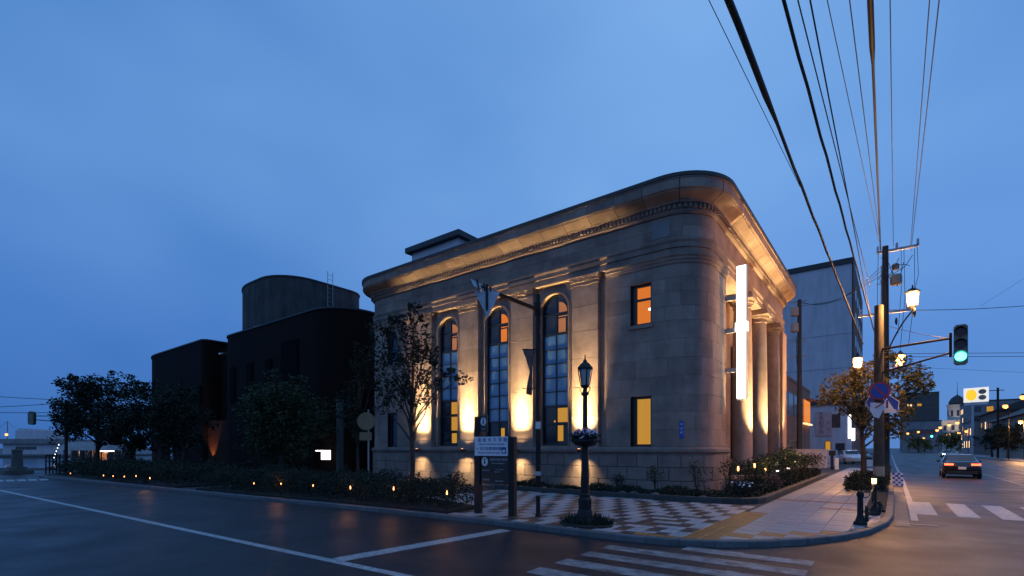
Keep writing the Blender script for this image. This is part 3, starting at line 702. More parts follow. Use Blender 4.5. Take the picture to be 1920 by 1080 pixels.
# vertical light-box sign on three brackets
sg = thing('projecting_sign', 'tall narrow glowing white vertical sign bracketed off the bank corner', 'sign', (-4.8, 20.4, 3.5))
bx = MB().bb((-4.77, 20.33, 3.58), (-4.43, 20.47, 8.66)).build('light_box', M['sign_white'], sg)
put('side_trim', MB().bb((-4.432, 20.325, 3.56), (-4.405, 20.475, 8.68)).mesh('side_trim', M['sign_side']), bx); put('end_trim', MB().bb((-4.77, 20.325, 3.54), (-4.432, 20.475, 3.579)).mesh('end_trim', M['sign_side']), bx)
put('collar', MB().bb((-4.82, 20.30, 6.16), (-4.38, 20.50, 6.50)).mesh('collar', M['sign_white']), bx)
for z in (7.50, 6.24, 4.70): MB().bb((-5.30, 20.36, z - .085), (-4.765, 20.44, z + .085)).build('bracket', M['sign_side'], sg)
for i, (c, z) in enumerate((('HA', 7.22), ('KO', 7.05), ('BA', 6.88))): text_mesh('lettering', c, .15, M['sign_ink'], sg, Matrix.Translation((-4.60, 20.327, z)) @ Matrix.Rotation(R_(90), 4, 'X'))
# wall lights that shine up the pilasters and down the plinth
WARM = (1.0, .72, .32)
LAMP_N = ('small up-and-down wall light under the pilaster next to the two lit rectangular windows', 'small up-and-down wall light between the five-row and six-row arched windows', 'small up-and-down wall light between the six-row and four-row arched windows', 'small up-and-down wall light under the pilaster behind the slender tree')
for i, X in enumerate(PIL):
    wlt = thing('wall_light', LAMP_N[i], 'wall light', (X, YW - .25, 1.5), 0, 'up-and-down lights along the plinth')
    y = YW - .46
    MB().lathe([(.035, 1.53), (.06, 1.54), (.06, 1.66), (.035, 1.67)], (X, y, 0), 12).build('body', M['iron'], wlt, smooth=40)
    MB().bb((X - .02, y, 1.58), (X + .02, YW - .16, 1.62)).build('arm', M['iron'], wlt)
    MB().lathe([(.05, 1.661), (.05, 1.675)], (X, y, 0), 12).build('lens', M['bulb'], wlt)
    lamp('AREA', 'up_beam', (X, y, 1.70), 135, WARM, wlt, shape='RECTANGLE', size=.74, size_y=.06, spread=R_(38), aim=(0, .24, 1))
    lamp('SPOT', 'up_wash', (X, y, 1.70), 70, WARM, wlt, spot_size=R_(120), spot_blend=.6, shadow_soft_size=.05, aim=(0, .08, 1))
    lamp('AREA', 'down_beam', (X, y, 1.50), 22, WARM, wlt, shape='RECTANGLE', size=.55, size_y=.06, spread=R_(84), aim=(0, .25, -1))
# spike lights in the bed that wash the columns
for i, Y in enumerate((21.3, 24.35, 27.7, 31.2, 33.4)):
    sl = thing('column_uplight', ('spike uplight in the bed beside the tall glowing sign', 'spike uplight at the portico column nearest the glowing sign', 'spike uplight at the middle portico column', 'spike uplight at the portico column farthest from the glowing sign', 'spike uplight at the far end pier of the portico')[i], 'garden light', (-4.25, Y - .45, .1), 0, 'uplights under the portico columns')
    MB().tube([(-4.25, Y - .45, .05), (-4.25, Y - .45, .72)], .02).build('spike', M['iron'], sl); MB().lathe([(.03, .70), (.07, .74), (.07, .88), (.05, .88)], (-4.25, Y - .45, 0), 10).build('head', M['iron'], sl)
    lamp('SPOT', 'up_beam', (-4.25, Y - .45, .92), 10500, WARM, sl, spot_size=R_(40), spot_blend=.9, shadow_soft_size=.04, aim=(-.17, .07, 1))

# ================================================================== THE DARK BRICK BUILDING BEYOND
def rr(x0, y0, x1, y1, r, n=8):
    """rounded rectangle; r = radii at (x0,y0) (x1,y0) (x1,y1) (x0,y1)"""
    P = []
    for (cx, cyy, a0, q) in ((x0 + r[0], y0 + r[0], 180, r[0]), (x1 - r[1], y0 + r[1], 270, r[1]), (x1 - r[2], y1 - r[2], 0, r[2]), (x0 + r[3], y1 - r[3], 90, r[3])):
        for i in range(n + 1): a = R_(a0 + 90 * i / n); P.append((cx + q * math.cos(a), cyy + q * math.sin(a)))
    return P
def grow(P, e):
    cx = sum(p[0] for p in P) / len(P); cyy = sum(p[1] for p in P) / len(P)
    return [(x + math.copysign(e, x - cx), y + math.copysign(e, y - cyy)) for x, y in P]
bk = thing('brick_building', 'dark brick building with rounded corners and a round-shouldered drum on its roof', 'building', (-45, 25, 0))
MBK = rr(-47.6, 19, -29.5, 40, (2.6, 2.8, 2, 2), 12); LBK = rr(-73, 19.2, -51.1, 40, (9.5, .6, 2, 2), 14); DR = rr(-55.5, 22.2, -42.9, 31.5, (7, 3.4, 2.2, 2), 12)
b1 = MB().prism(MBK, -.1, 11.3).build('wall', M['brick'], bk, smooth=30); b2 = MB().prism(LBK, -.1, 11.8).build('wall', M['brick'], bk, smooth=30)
put('parapet_cap', MB().prism(grow(MBK, .07), 11.3, 11.42).mesh('parapet_cap', M['coping'], smooth=30), b1); put('parapet_cap', MB().prism(grow(LBK, .07), 11.8, 11.92).mesh('parapet_cap', M['coping'], smooth=30), b2)
d1 = MB().prism(DR, 11.42, 17.3).build('drum', M['drum'], bk, smooth=30); put('drum_cap', MB().prism(grow(DR, .06), 17.3, 17.42).mesh('drum_cap', M['coping'], smooth=30), d1)
put('vent', MB().bb((-42.94, 25.2, 11.6), (-42.80, 26.0, 12.4)).mesh('vent', M['plate_back']), d1); put('hatch', MB().bb((-42.94, 28.2, 12.2), (-42.85, 29.2, 13.2)).mesh('hatch', M['core']), d1)
put('roof_box', MB().bb((-45.2, 21.0, 11.42), (-44.2, 21.8, 12.5)).mesh('roof_box', M['plate_back']), b1)
MB().bb((-51.3, 20.7, -.1), (-46.9, 21.4, 11.2)).build('recess_wall', M['brick'], bk); MB().bb((-51.2, 19.6, -.1), (-46.9, 20.6, 4.2)).build('brick_pier', M['brick_lit'], bk)  # pier cut where its lamplight ends; the light is in the brick colour
for x in (-44.5, -41.4, -38.3): 
    w = MB().bb((x - .5, 18.93, 5.6), (x + .5, 19.02, 8.6)).build('window', M['brick_glass'], bk); put('pane', MB().bb((x - .42, 18.91, 5.7), (x + .42, 18.935, 8.5)).mesh('pane', M['brick_glass']), w)
w = MB().bb((-36.4, 18.93, .2), (-34.0, 19.02, 9.6)).build('window', M['brick_glass'], bk)
for k in range(4): put('pane', MB().bb((-36.3, 18.91, .4 + 2.3 * k), (-34.1, 18.935, 2.5 + 2.3 * k)).mesh('pane', M['brick_glass']), w)
for x in (-58, -55, -52): 
    w = MB().bb((x - .5, 19.13, 4.6), (x + .5, 19.22, 7.6)).build('window', M['brick_glass'], bk); put('pane', MB().bb((x - .42, 19.11, 4.7), (x + .42, 19.135, 7.5)).mesh('pane', M['brick_glass']), w)
la = thing('roof_ladder', 'thin steel ladder rising above the drum of the brick building', 'ladder', (-42.2, 27.4, 12)); p = atx(619, 580, -42.68); zt = atx(619, 510, -42.68).z
for dy in (-.27, .27): MB().tube([(-42.66, p.y + dy, 12.1), (-42.66, p.y + dy, zt)], .03, 5).build('rail', M['steel'], la)
z = 12.3
while z < zt - .1: MB().tube([(-42.66, p.y - .27, z), (-42.66, p.y + .27, z)], .018, 5).build('rung', M['steel'], la); z += .42
pl = thing('wall_floodlight', 'small white twin floodlight high on the brick building', 'floodlight', (-47.4, 18.9, 8.9)); p = atd(414, 663, 43.4)
MB().box((p.x, p.y, p.z), (.45, .2, .10)).build('head', M['white_sign'], pl); MB().box((p.x + .3, p.y + .25, p.z + .05), (.06, .7, .05)).build('arm', M['steel'], pl)
up = thing('pier_uplight', 'uplight at the foot of the orange-lit brick pier', 'garden light', (-50.0, 18.9, 0)); MB().lathe([(.08, 0), (.08, .2), (.05, .22)], (-50.0, 18.9, 0), 10).build('body', M['iron'], up)
lamp('SPOT', 'up_beam', (-50.0, 18.9, .3), 420, (1, .45, .15), up, spot_size=R_(70), spot_blend=.6, shadow_soft_size=.05, aim=(0, .25, 1))
pn = thing('glowing_panel', 'small square glowing white panel sign by the brick building entrance', 'sign', (-30.4, 18.8, 0)); p = atd(611, 853, 33.0)
MB().box((p.x, p.y, p.z), (.66, .12, .62), .35).build('light_box', M['neon'], pn); MB().tube([(p.x, p.y + .05, 0), (p.x, p.y + .05, p.z)], .04).build('post', M['iron'], pn); MB().box((p.x - .55, p.y - .15, p.z + .28), (.5, .1, .07), .35).build('top_strip', M['neon'], pn)
gp = thing('gate_post', 'tall plain grey concrete post between the brick building and the bank', 'post', (-28.2, 19, 0)); p = atd(637, 870, 32)
MB().bb((p.x - .16, p.y - .16, 0), (p.x + .16, p.y + .16, 4.7)).build('shaft', M['concrete'], gp); MB().bb((p.x - .2, p.y - .2, 4.7), (p.x + .2, p.y + .2, 4.82)).build('cap', M['concrete'], gp)
bn = thing('banner', 'white upright banner flag on a thin pole before the brick building', 'banner', gnd(324, 876)); p = gnd(324, 876)
MB().tube([(p.x, p.y, 0), (p.x, p.y, 2.6)], .025).build('pole', M['steel'], bn); c = [(p.x - .62 * i / 6, p.y + .03 * math.sin(i * 1.3)) for i in range(7)]
MB().loft([[(x, y, .75) for x, y in c] + [(x, y + .012, .75) for x, y in c[::-1]], [(x, y, 2.55) for x, y in c] + [(x, y + .012, 2.55) for x, y in c[::-1]]]).build('cloth', M['white_sign'], bn)

# ================================================================== BUILDINGS ALONG THE STREETS
winmesh = {}
def house(name, label, x0, y0, x1, y1, h, wall, roof='roof_dark', grids=(), roofh=.35, over=.15, gable=None, cat='building'):
    """grids: (face, a0, a1, z0, z1, cols, rows, w, h, materials) with face 'S' (faces -Y), 'E' (+X), 'W' (-X)"""
    t = thing(name, label, cat, ((x0 + x1) / 2, (y0 + y1) / 2, -.12))
    MB().bb((x0, y0, -.14), (x1, y1, h)).build('wall', M[wall], t)
    if gable:
        mb = MB(); xm = (x0 + x1) / 2; ym = (y0 + y1) / 2
        if gable == 'y': mb.loft([[(x0 - over, y, h), (xm, y, h + roofh), (x1 + over, y, h)] for y in (y0 - over, y1 + over)])
        else: mb.loft([[(x, y0 - over, h), (x, ym, h + roofh), (x, y1 + over, h)] for x in (x0 - over, x1 + over)])
        mb.build('roof', M[roof], t)
    else: MB().bb((x0 - over, y0 - over, h), (x1 + over, y1 + over, h + roofh)).build('roof', M[roof], t)
    for face, a0, a1, z0, z1, nc, nr, w, hh, ms in grids:
        for i in range(nc):
            for j in range(nr):
                a = a0 + (a1 - a0) * (i + .5) / nc; z = z0 + (z1 - z0) * (j + .5) / nr
                m = random.choice(ms); key = (face, w, hh, m)
                if key not in winmesh:
                    s = (w, .06, hh) if face == 'S' else (.06, w, hh); f = (w + .16, .04, hh + .16) if face == 'S' else (.04, w + .16, hh + .16)
                    winmesh[key] = (MB().box((0, 0, 0), f).mesh('window', M['frame']), MB().box((0, 0, 0), s).mesh('pane', M[m]))
                loc = {'S': (a, y0, z), 'E': (x1, a, z), 'W': (x0, a, z)}[face]
                o = put('window', winmesh[key][0], t, loc); put('pane', winmesh[key][1], o)
    return t
random.seed(5)
# right pavement across the tram street
fp = MB().bb((13.2, 30, -.3), (60, 420, .0)).build('far_pavement', M['slab']); tag(fp, kind='structure')
t = house('office_block', 'tall pale grey office block with a dark roof band beside the street', -20, 84, -4.65, 110, 27.6, 'white_wall', 'coping', roofh=.75, over=.2)
MB().bb((-4.66, 84.3, -.1), (-4.45, 109.8, 27.5)).build('side_wall', M['brown_wall'], t)
for z in (8.2, 13, 17.8, 22.6): MB().bb((-20.01, 83.97, z), (-4.66, 84.01, z + .05)).build('wall_joint', M['grey_wall'], t)
for k in range(7):
    for y in (88, 93, 98, 103): o = MB().bb((-4.46, y, 3 + 3.4 * k), (-4.42, y + 2.2, 4.6 + 3.4 * k)).build('window', M['win_far'], t)
MB().bb((-12.1, 83.9, 25.6), (-11.8, 84.0, 26.6)).build('vent', M['frame'], t)
t = house('corner_shop', 'two-storey orange-lit shop building with dark upper windows behind the bank', -16, 46, -7.5, 65, 7.9, 'rust_wall', 'rust_wall', [('E', 47, 59.5, 4.6, 6.8, 4, 1, 2.5, 2.0, ['win_far'])], roofh=.25, over=.05)
MB().bb((-7.52, 46.5, .0), (-7.40, 58, 2.4)).build('shop_front', M['frame'], t)
MB().bb((-7.5, 59.5, 4.2), (-7.2, 64.6, 4.35)).build('lit_ledge', M['shop_lit'], t); MB().bb((-7.5, 62.3, 6.9), (-6.9, 64.9, 7.05)).build('canopy', M['rust_wall'], t); MB().bb((-7.49, 59.8, 4.5), (-7.40, 64.4, 6.8)).build('lit_window', M['lit_orange'], t)
text_mesh('lettering', 'すし', 1.0, M['red_ink'], t, Matrix.Translation((-7.44, 60.8, 3.35)) @ Matrix.Rotation(R_(90), 4, 'Z') @ Matrix.Rotation(R_(90), 4, 'X'))
t = house('white_house', 'white two-storey house with a low dark roof and a red vertical sign', -10.5, 72, -4.5, 82, 7.0, 'white_wall', 'roof_dark', [('S', -6.3, -4.9, 4.0, 6.0, 1, 1, .8, 1.5, ['win_far']), ('S', -7.0, -5.8, .7, 2.6, 1, 1, .5, 1.7, ['lit_yellow']), ('S', -5.7, -4.6, .7, 2.4, 1, 1, .8, 1.3, ['win_far'])], roofh=.7, over=.3, gable='y')
sp = thing('shop_sign', 'pale pink upright sign plate with dark red characters on the white house', 'sign', (-6.9, 71.9, 3))
MB().bb((-7.7, 71.86, 3.2), (-6.0, 71.99, 6.2)).build('plate', M['pink_plate'], sp)
for i, c in enumerate('大衆割烹処'): text_mesh('lettering', c, .55, M['red_ink'], sp, Matrix.Translation((-7.1, 71.855, 5.9 - .55 * i)) @ Matrix.Rotation(R_(90), 4, 'X'))
for i, c in enumerate('休日'): text_mesh('lettering', c, .38, M['red_ink'], sp, Matrix.Translation((-6.35, 71.855, 4.8 - .8 * i)) @ Matrix.Rotation(R_(90), 4, 'X'))
for i, (px, y0, y1, w, lab) in enumerate(((1589, 775, 822, 11, 'tall bright white lit sign on a post beside the white house'), (1600, 803, 826, 5, 'slim white lit sign on a post against the office block wall'))):
    d = 62 + 5 * i; a, b = atd(px, y1, d), atd(px, y0, d); n = thing('street_sign', lab, 'sign', (a.x, a.y, -.1))
    MB().box((a.x, a.y, (a.z + b.z) / 2), (w * d / F_PX, .2, b.z - a.z)).build('light_box', M['neon'], n); MB().tube([(a.x, a.y + .02, -.1), (a.x, a.y + .02, a.z)], .06).build('post', M['steel'], n)
lw = thing('garden_wall', 'long low white wall along the car park past the bank', 'wall', (-6, 50, 0))
MB().bb((-7.6, 50, -.1), (-4.75, 50.25, 1.52)).build('panel', M['white_wall'], lw); MB().bb((-4.75, 50.0, -.1), (-4.5, 60, 1.5)).build('panel', M['white_wall'], lw); MB().bb((-7.7, 49.95, 1.52), (-4.45, 50.3, 1.6)).build('coping', M['white_wall'], lw)
mt = thing('meter_post', 'short dark parking post before the low white wall', 'post', gnd(1560, 880)); p = gnd(1560, 880); MB().bb((p.x - .1, p.y - .1, 0), (p.x + .1, p.y + .1, 1.1)).build('post', M['iron'], mt); MB().bb((p.x - .2, p.y - .15, 1.1), (p.x + .25, p.y + .15, 1.5)).build('head', M['iron'], mt); MB().bb((p.x + .2, p.y - .1, 0), (p.x + .45, p.y + .1, .9)).build('box', M['white_sign'], mt)
# the far end of the tram street
WF = ['win_far'] * 7 + ['shop_lit', 'lit_yellow']
a, b = atd(1690, 800, 215), atd(1762, 800, 215)
house('street_end_building', 'broad low grey building closing the far end of the tram street', a.x, a.y, b.x, a.y + 30, 13, 'grey_wall', grids=[('S', a.x + 2, b.x - 2, 6, 11, 6, 1, 1.6, 2, ['win_far'])])
a, b = atd(1688, 800, 270), atd(1758, 800, 270)
house('apartment_tower', 'brown brick apartment tower rising over the far street end', a.x, a.y, b.x, a.y + 20, 31, 'brown_wall', grids=[('S', a.x + 1, b.x - 1, 12, 29, 7, 6, 1.8, 1.3, WF), ('E', a.y + 2, a.y + 18, 12, 29, 4, 6, 2, 1.3, WF)])
a = atd(1797, 800, 230); dm = thing('domed_building', 'floodlit pale stone building with a small dark dome and spire', 'building', (a.x, a.y, -.1))
MB().bb((a.x - 9, a.y, -.1), (a.x + 12, a.y + 14, 14)).build('wall', M['pale_stone'], dm); MB().bb((a.x - 9.3, a.y - .3, 14), (a.x + 12.3, a.y + 14.3, 14.7)).build('cornice', M['pale_stone'], dm)
MB().lathe([(3.6, 14.7), (3.6, 21), (4.0, 21.2), (4.0, 22)], (a.x, a.y + 5, 0), 12).build('turret', M['pale_stone'], dm); MB().lathe([(3.3, 22), (3.1, 23.5), (2.2, 25.2), (1.0, 26.2), (.4, 26.6), (.12, 27), (.05, 33)], (a.x, a.y + 5, 0), 14).build('dome', M['roof_dark'], dm, smooth=40)
for k in range(7): MB().bb((a.x - 8 + 2.8 * k, a.y - .05, 10), (a.x - 6.9 + 2.8 * k, a.y + .02, 12.3)).build('window', M['win_far'], dm)
for k in range(5): an = R_(200 + 35 * k); MB().box((a.x + 3.62 * math.cos(an), a.y + 5 + 3.62 * math.sin(an), 18), (.12, .9, 2.6), an).build('turret_window', M['win_far'], dm)
lamp('SPOT', 'floodlight', (a.x - 4, a.y - 12, 6), 5200, (1, .8, .6), dm, spot_size=R_(60), spot_blend=.6, shadow_soft_size=.3, aim=(.3, 1.1, 1))
# right-hand row, set back on the far pavement
house('warehouse', 'long pale stone shop with lit striped front and a big dark roof across the street', 17, 112, 30, 150, 7.2, 'tan_wall', 'roof_dark', [('W', 113, 149, 1.0, 5.8, 16, 1, .7, 4.6, ['win_far', 'win_far', 'rust_wall']), ('S', 18, 29, 1, 5.8, 5, 1, 1.2, 4.4, ['win_far'])], roofh=3.8, over=.7, gable='y')
house('town_house', 'dark gabled town house beyond the striped shop', 18, 152, 30, 178, 10, 'brown_wall', 'roof_dark', [('W', 153, 177, 2, 9, 7, 2, 1.5, 1.7, WF)], roofh=3, over=.5, gable='y')
house('narrow_shop', 'narrow grey shop house with some lit windows in the far right row', 17, 182, 30, 205, 9, 'grey_wall', 'roof_dark', [('W', 183, 204, 1, 8, 7, 2, 1.5, 1.9, WF + ['shop_lit'] * 3)])
house('grey_block', 'grey five-storey block behind the yellow roadside sign', 18, 208, 34, 228, 16, 'grey_wall', 'roof_dark', [('W', 209, 227, 1, 15, 6, 5, 1.5, 1.5, WF), ('S', 19, 33, 1, 15, 5, 5, 1.5, 1.5, WF)])
# tall yellow and white roadside sign
d = 104; p = atd(1830, 740, d); ys = thing('roadside_sign', 'tall roadside sign, white board with a yellow oval and two brown ovals', 'sign', (p.x, p.y, 0))
MB().tube([(p.x - .5, p.y + .2, -.1), (p.x - .5, p.y + .2, 11.5)], .22, 10).build('post', M['white_wall'], ys)
bd = MB().box((p.x, p.y, p.z - .05), (3.9, .4, 3.0), -.35).build('board', M['board_lit'], ys)
Mq = Matrix.Translation((p.x, p.y, p.z - .05)) @ Matrix.Rotation(-.35, 4, 'Z')
put('yellow_oval', MB().disc(Mq @ Vector((-.7, -.2, 0)), Mq.to_3x3() @ Vector((0, -1, 0)), 1.18, .03, 24, sx=.75).mesh('yellow_oval', M['yellow_lit']), bd)
for z in (.6, -.6): put('brown_oval', MB().disc(Mq @ Vector((1.05, -.2, z)), Mq.to_3x3() @ Vector((0, -1, 0)), .52, .03, 20, sx=1.2).mesh('brown_oval', M['tan_wall']), bd)
put('strip', MB().box((0, 0, -1.85), (3.7, .3, .5), M=Mq).mesh('strip', M['white_sign']), bd)
# far street lamps
def far_lamp(px, py, X=None, d=None, lab='', z_ext=.6):
    p = atx(px, py, X) if X is not None else atd(px, py, d); k = d or math.hypot(p.x, p.y)
    t = thing('street_lamp', lab, 'street lamp', (p.x, p.y, -.1), 0, 'orange street lamps along the tram street')
    MB().tube([(p.x + .35, p.y, -.1), (p.x + .35, p.y, p.z + .1), (p.x, p.y, p.z + .45)], .07, 6).build('pole', M['iron'], t)
    s = .20 + k * .0012
    MB().blob((p.x, p.y, p.z), (s, s, s)).build('lantern', M['sodium'], t, smooth='all'); MB().lathe([(s * 1.2, s * .7), (.03, s * 1.6)], (p.x, p.y, p.z), 8).build('hood', M['iron'], t)
    if k < 90: lamp('POINT', 'lamp_light', (p.x - .2, p.y - .1, p.z - .5), 1400, (1, .48, .15), t, shadow_soft_size=.15)
    return t
FAR = 'distant orange street lamp in the row along the far tram street'
far_lamp(1918, 745, 13.0, lab='near orange street lamp above the right-hand pavement edge'); far_lamp(1885, 762, 13.0, lab='starry orange street lamp in front of the striped shop roof')
for px, py in ((1795, 793), (1780, 797), (1763, 802), (1757, 807)): far_lamp(px, py, 13.0, lab=FAR)
for px, py, d in ((1812, 809, 130), (1798, 812, 150), (1782, 815, 170), (1773, 816, 200), (1722, 810, 200), (1702, 813, 190), (1732, 822, 205), (1914, 791, 72)): far_lamp(px, py, d=d, lab=FAR)
tf = atd(1747, 818, 150); fs = thing('far_signal', 'tiny distant green traffic signal over the tram street', 'traffic light', (tf.x, tf.y, -.1)); MB().tube([(tf.x - 2.5, tf.y, -.1), (tf.x - 2.5, tf.y, tf.z + .3), (tf.x, tf.y, tf.z + .3)], .07).build('pole', M['iron'], fs); MB().box((tf.x, tf.y + .1, tf.z + .4), (.5, .2, 1.5)).build('housing', M['signal_body'], fs); MB().blob((tf.x, tf.y - .05, tf.z), (.3, .1, .3)).build('green_lens', M['signal_green'], fs)

# ================================================================== LEFT: HARBOUR SIDE
a, b = atd(5, 850, 112), atd(112, 850, 112)
wh = thing('harbour_warehouse', 'long low pale harbour warehouse with a strip of dark windows', 'building', ((a.x + b.x) / 2, (a.y + b.y) / 2, 0))
ux = (b - a).normalized(); uy = Vector((-ux.y, ux.x, 0)); L = (b - a).length; Mw = Matrix((( ux.x, uy.x, 0, a.x), (ux.y, uy.y, 0, a.y), (0, 0, 1, 0), (0, 0, 0, 1)))
MB().box((L / 2, 5, 1.3), (L, 10, 2.8), M=Mw).build('wall', M['white_wall'], wh); MB().box((L / 2, 4.7, 3.2), (L + 1, 11, 1.1), M=Mw).build('roof', M['grey_wall'], wh)
for k in range(7): MB().box((L * .25 + .62 * k * 1.1, -.03, 1.7), (.55, .06, .7), M=Mw).build('window', M['win_far'], wh)
a = atd(80, 840, 190); ap = thing('harbour_flats', 'hazy blue-grey block of flats across the harbour', 'building', (a.x, a.y, 0)); r = YAW
MB().box((a.x, a.y, 4), (13, 8, 8.5), r).build('wall', M['white_wall'], ap)
for i, (w, h, o) in enumerate(((3, 9.6, -4.5), (2, 8.9, -1.5), (2, 8.9, 1))): MB().box((a.x + o * CA, a.y + o * SA, 4), (w, 7, h * 1.05), r).build('stair_tower', M['white_wall'], ap)
a = atd(14, 822, 140); ms = thing('harbour_mast', 'slim harbour mast with stays and a red-orange lamp', 'mast', (a.x, a.y, 0))
tp = atd(14, 790, 140); MB().tube([(a.x, a.y, 0), tuple(tp)], .12).build('mast', M['steel'], ms)
for px, py in ((-18, 815), (45, 818)): MB().tube([tuple(tp), tuple(atd(px, py, 140))], .05, 4).build('stay', M['steel'], ms)
p = atd(12, 815, 139.5); MB().blob(p, (.35, .35, .35)).build('lamp', M['sodium'], ms)
p = gnd(32, 885); st = thing('stone_post', 'stout mossy stone marker post at the edge of the quay', 'post', p)
MB().loft([[(p.x + x * s, p.y + y * s, z) for x, y in ((-.4, -.4), (.4, -.4), (.4, .4), (-.4, .4))] for s, z in ((1.25, -.1), (1.15, .35), (.72, .4), (.62, 1.45), (.7, 1.5), (.6, 1.62))]).build('shaft', M['concrete'], st)
MB().box((p.x, p.y, .02), (1.8, 1.5, .25)).build('step', M['concrete'], st)
# lit glass pavilion behind the trees
a, b = atd(106, 862, 62), atd(232, 862, 62); pvn = thing('glass_pavilion', 'low glazed pavilion with warm lights under its pitched roof, behind the trees', 'building', ((a.x + b.x) / 2, (a.y + b.y) / 2, 0))
ux = (b - a).normalized(); uy = Vector((-ux.y, ux.x, 0)); uy = Vector((ux.y, -ux.x, 0)) * -1; L = (b - a).length; Mw = Matrix(((ux.x, uy.x, 0, a.x), (ux.y, uy.y, 0, a.y), (0, 0, 1, 0), (0, 0, 0, 1)))
for k in range(10): MB().box((L * k / 9, 0, .7), (.1, .1, 1.5), M=Mw).build('post', M['frame'], pvn)
for k in range(9): MB().box((L * (k + .5) / 9, 2.0, .7), (L / 9 - .1, .05, 1.4), M=Mw).build('pane', M['dark_glass' if k not in (3, 4) else 'lit_salmon'], pvn)
mb = MB(); mb.loft([[tuple(Mw @ Vector((x, -.4, 1.45))), tuple(Mw @ Vector((x, 2, 2.5))), tuple(Mw @ Vector((x, 4.4, 1.45)))] for x in (-.3, L + .3)]); mb.build('roof', M['grey_wall'], pvn)
for k in (5.9, 6.6, 7.0, 7.5): MB().box((k / 9 * L, -.1, 1.32), (.55, .08, .10), M=Mw).build('light_strip', M['neon'], pvn)
for k in range(5): MB().box((.15 * k, -.35, .5 + .4 * k), (.06, .06, .14), M=Mw).build('fairy_light', M['neon'], pvn)
lamp('POINT', 'pavilion_light', Mw @ Vector((L * .45, 1, 1.2)), 60, (1, .65, .4), pvn, shadow_soft_size=.2)

# ================================================================== STREET FURNITURE
# ---- lamp post with a ring of flowers
LP = gnd(1097, 983); lx, ly = LP.x, LP.y
lp = thing('lamp_post', 'black cast-iron lamp post with unlit lantern and flower ring on the paving', 'street lamp', (lx, ly, 0))
MB().lathe([(.22, -.02), (.22, .10), (.19, .14), (.17, .30), (.15, .34), (.155, .55), (.12, .62), (.125, .66), (.10, .70)], (lx, ly, 0), 8).build('pedestal', M['iron'], lp, smooth=20)
MB().lathe([(.095, .68), (.085, 1.2), (.075, 1.7), (.06, 1.74), (.055, 2.6), (.05, 2.86), (.085, 2.88), (.085, 2.93), (.05, 2.95), (.04, 3.02), (.09, 3.06)], (lx, ly, 0), 12).build('shaft', M['iron'], lp, smooth=30)
lt = MB().lathe([(.085, 3.05), (.10, 3.08), (.10, 3.10)], (lx, ly, 0), 6)
for k in range(6):
    a = R_(60 * k + 15); lt.tube([(lx + .10 * math.cos(a), ly + .10 * math.sin(a), 3.09), (lx + .165 * math.cos(a), ly + .165 * math.sin(a), 3.46)], .013, 5)
lt.lathe([(.185, 3.45), (.19, 3.48), (.12, 3.56), (.05, 3.61), (.045, 3.65), (.02, 3.67), (.012, 3.78)], (lx, ly, 0), 6)
lt = lt.build('lantern', M['iron'], lp)
put('glass', MB().lathe([(.092, 3.10), (.15, 3.45)], (lx, ly, 0), 6).mesh('glass', M['frost']), lt)
for s in (-1, 1): MB().tube([(lx + s * .05, ly, 2.92), (lx + s * .12, ly, 2.97), (lx + s * .13, ly, 3.04), (lx + s * .10, ly, 3.05)], .012, 5).build('scroll', M['iron'], lp)
random.seed(8)
mb = MB().lathe([(.08, 1.72), (.22, 1.76), (.30, 1.84), (.30, 1.90), (.27, 1.90)], (lx, ly, 0), 16); bk2 = mb.build('flower_basket', M['iron'], lp)
def leaf_quads(mb, c, n, rad, size, mi=0, up=0.0, asp=.55):
    for _ in range(n):
        while True:
            v = Vector((random.uniform(-1, 1), random.uniform(-1, 1), random.uniform(-1, 1)))
            if v.length <= 1: break
        p = Vector(c) + Vector((v.x * rad[0], v.y * rad[1], v.z * rad[2]))
        t = Vector((random.gauss(0, 1), random.gauss(0, 1), random.gauss(0, .7) + up)).normalized(); s = size * random.uniform(.6, 1.35)
        w = t.cross(Vector((random.gauss(0, 1), random.gauss(0, 1), random.gauss(0, 1)))).normalized(); nn = t.cross(w) * s * .12
        mb.add([p - t * s * .5, p + w * s * asp * .5 + nn, p + t * s * .5, p - w * s * asp * .5 + nn], [(0, 1, 2, 3)], mi)
def ringplants(cz, n, size, m, name, R=.27, up=0):
    mb = MB()
    for _ in range(n):
        a = random.uniform(0, 2 * math.pi); r = R * math.sqrt(random.random()); leaf_quads(mb, (lx + r * math.cos(a), ly + r * math.sin(a), cz + random.uniform(-.07, .10)), 2, (.05, .05, .05), size, up=up, asp=.8)
    tag(put(name, mb.mesh(name, M[m], recalc=False), bk2), kind='stuff')
ringplants(1.94, 420, .06, 'leaf_dark', 'foliage', .30); ringplants(2.0, 150, .05, 'flower_white', 'white_flowers', .29); ringplants(2.02, 90, .05, 'flower_violet', 'violet_flowers', .26)
gt = MB()
for _ in range(900):
    a = random.uniform(0, 6.283); r = .58 * math.sqrt(random.random()); x, y = lx + r * math.cos(a), ly + .1 + r * .8 * math.sin(a); h = random.uniform(.10, .34) * (1.15 - r); b = random.uniform(0, 6.283)
    gt.add([(x - .012, y, .02), (x + .012, y, .02), (x + .12 * math.cos(b), y + .12 * math.sin(b), h)], [(0, 1, 2)])
tag(gt.build('grass_tuft', M['leaf_dark'], recalc=False), 'dark tuft of grass round the foot of the lamp post', 'grass', kind='stuff')

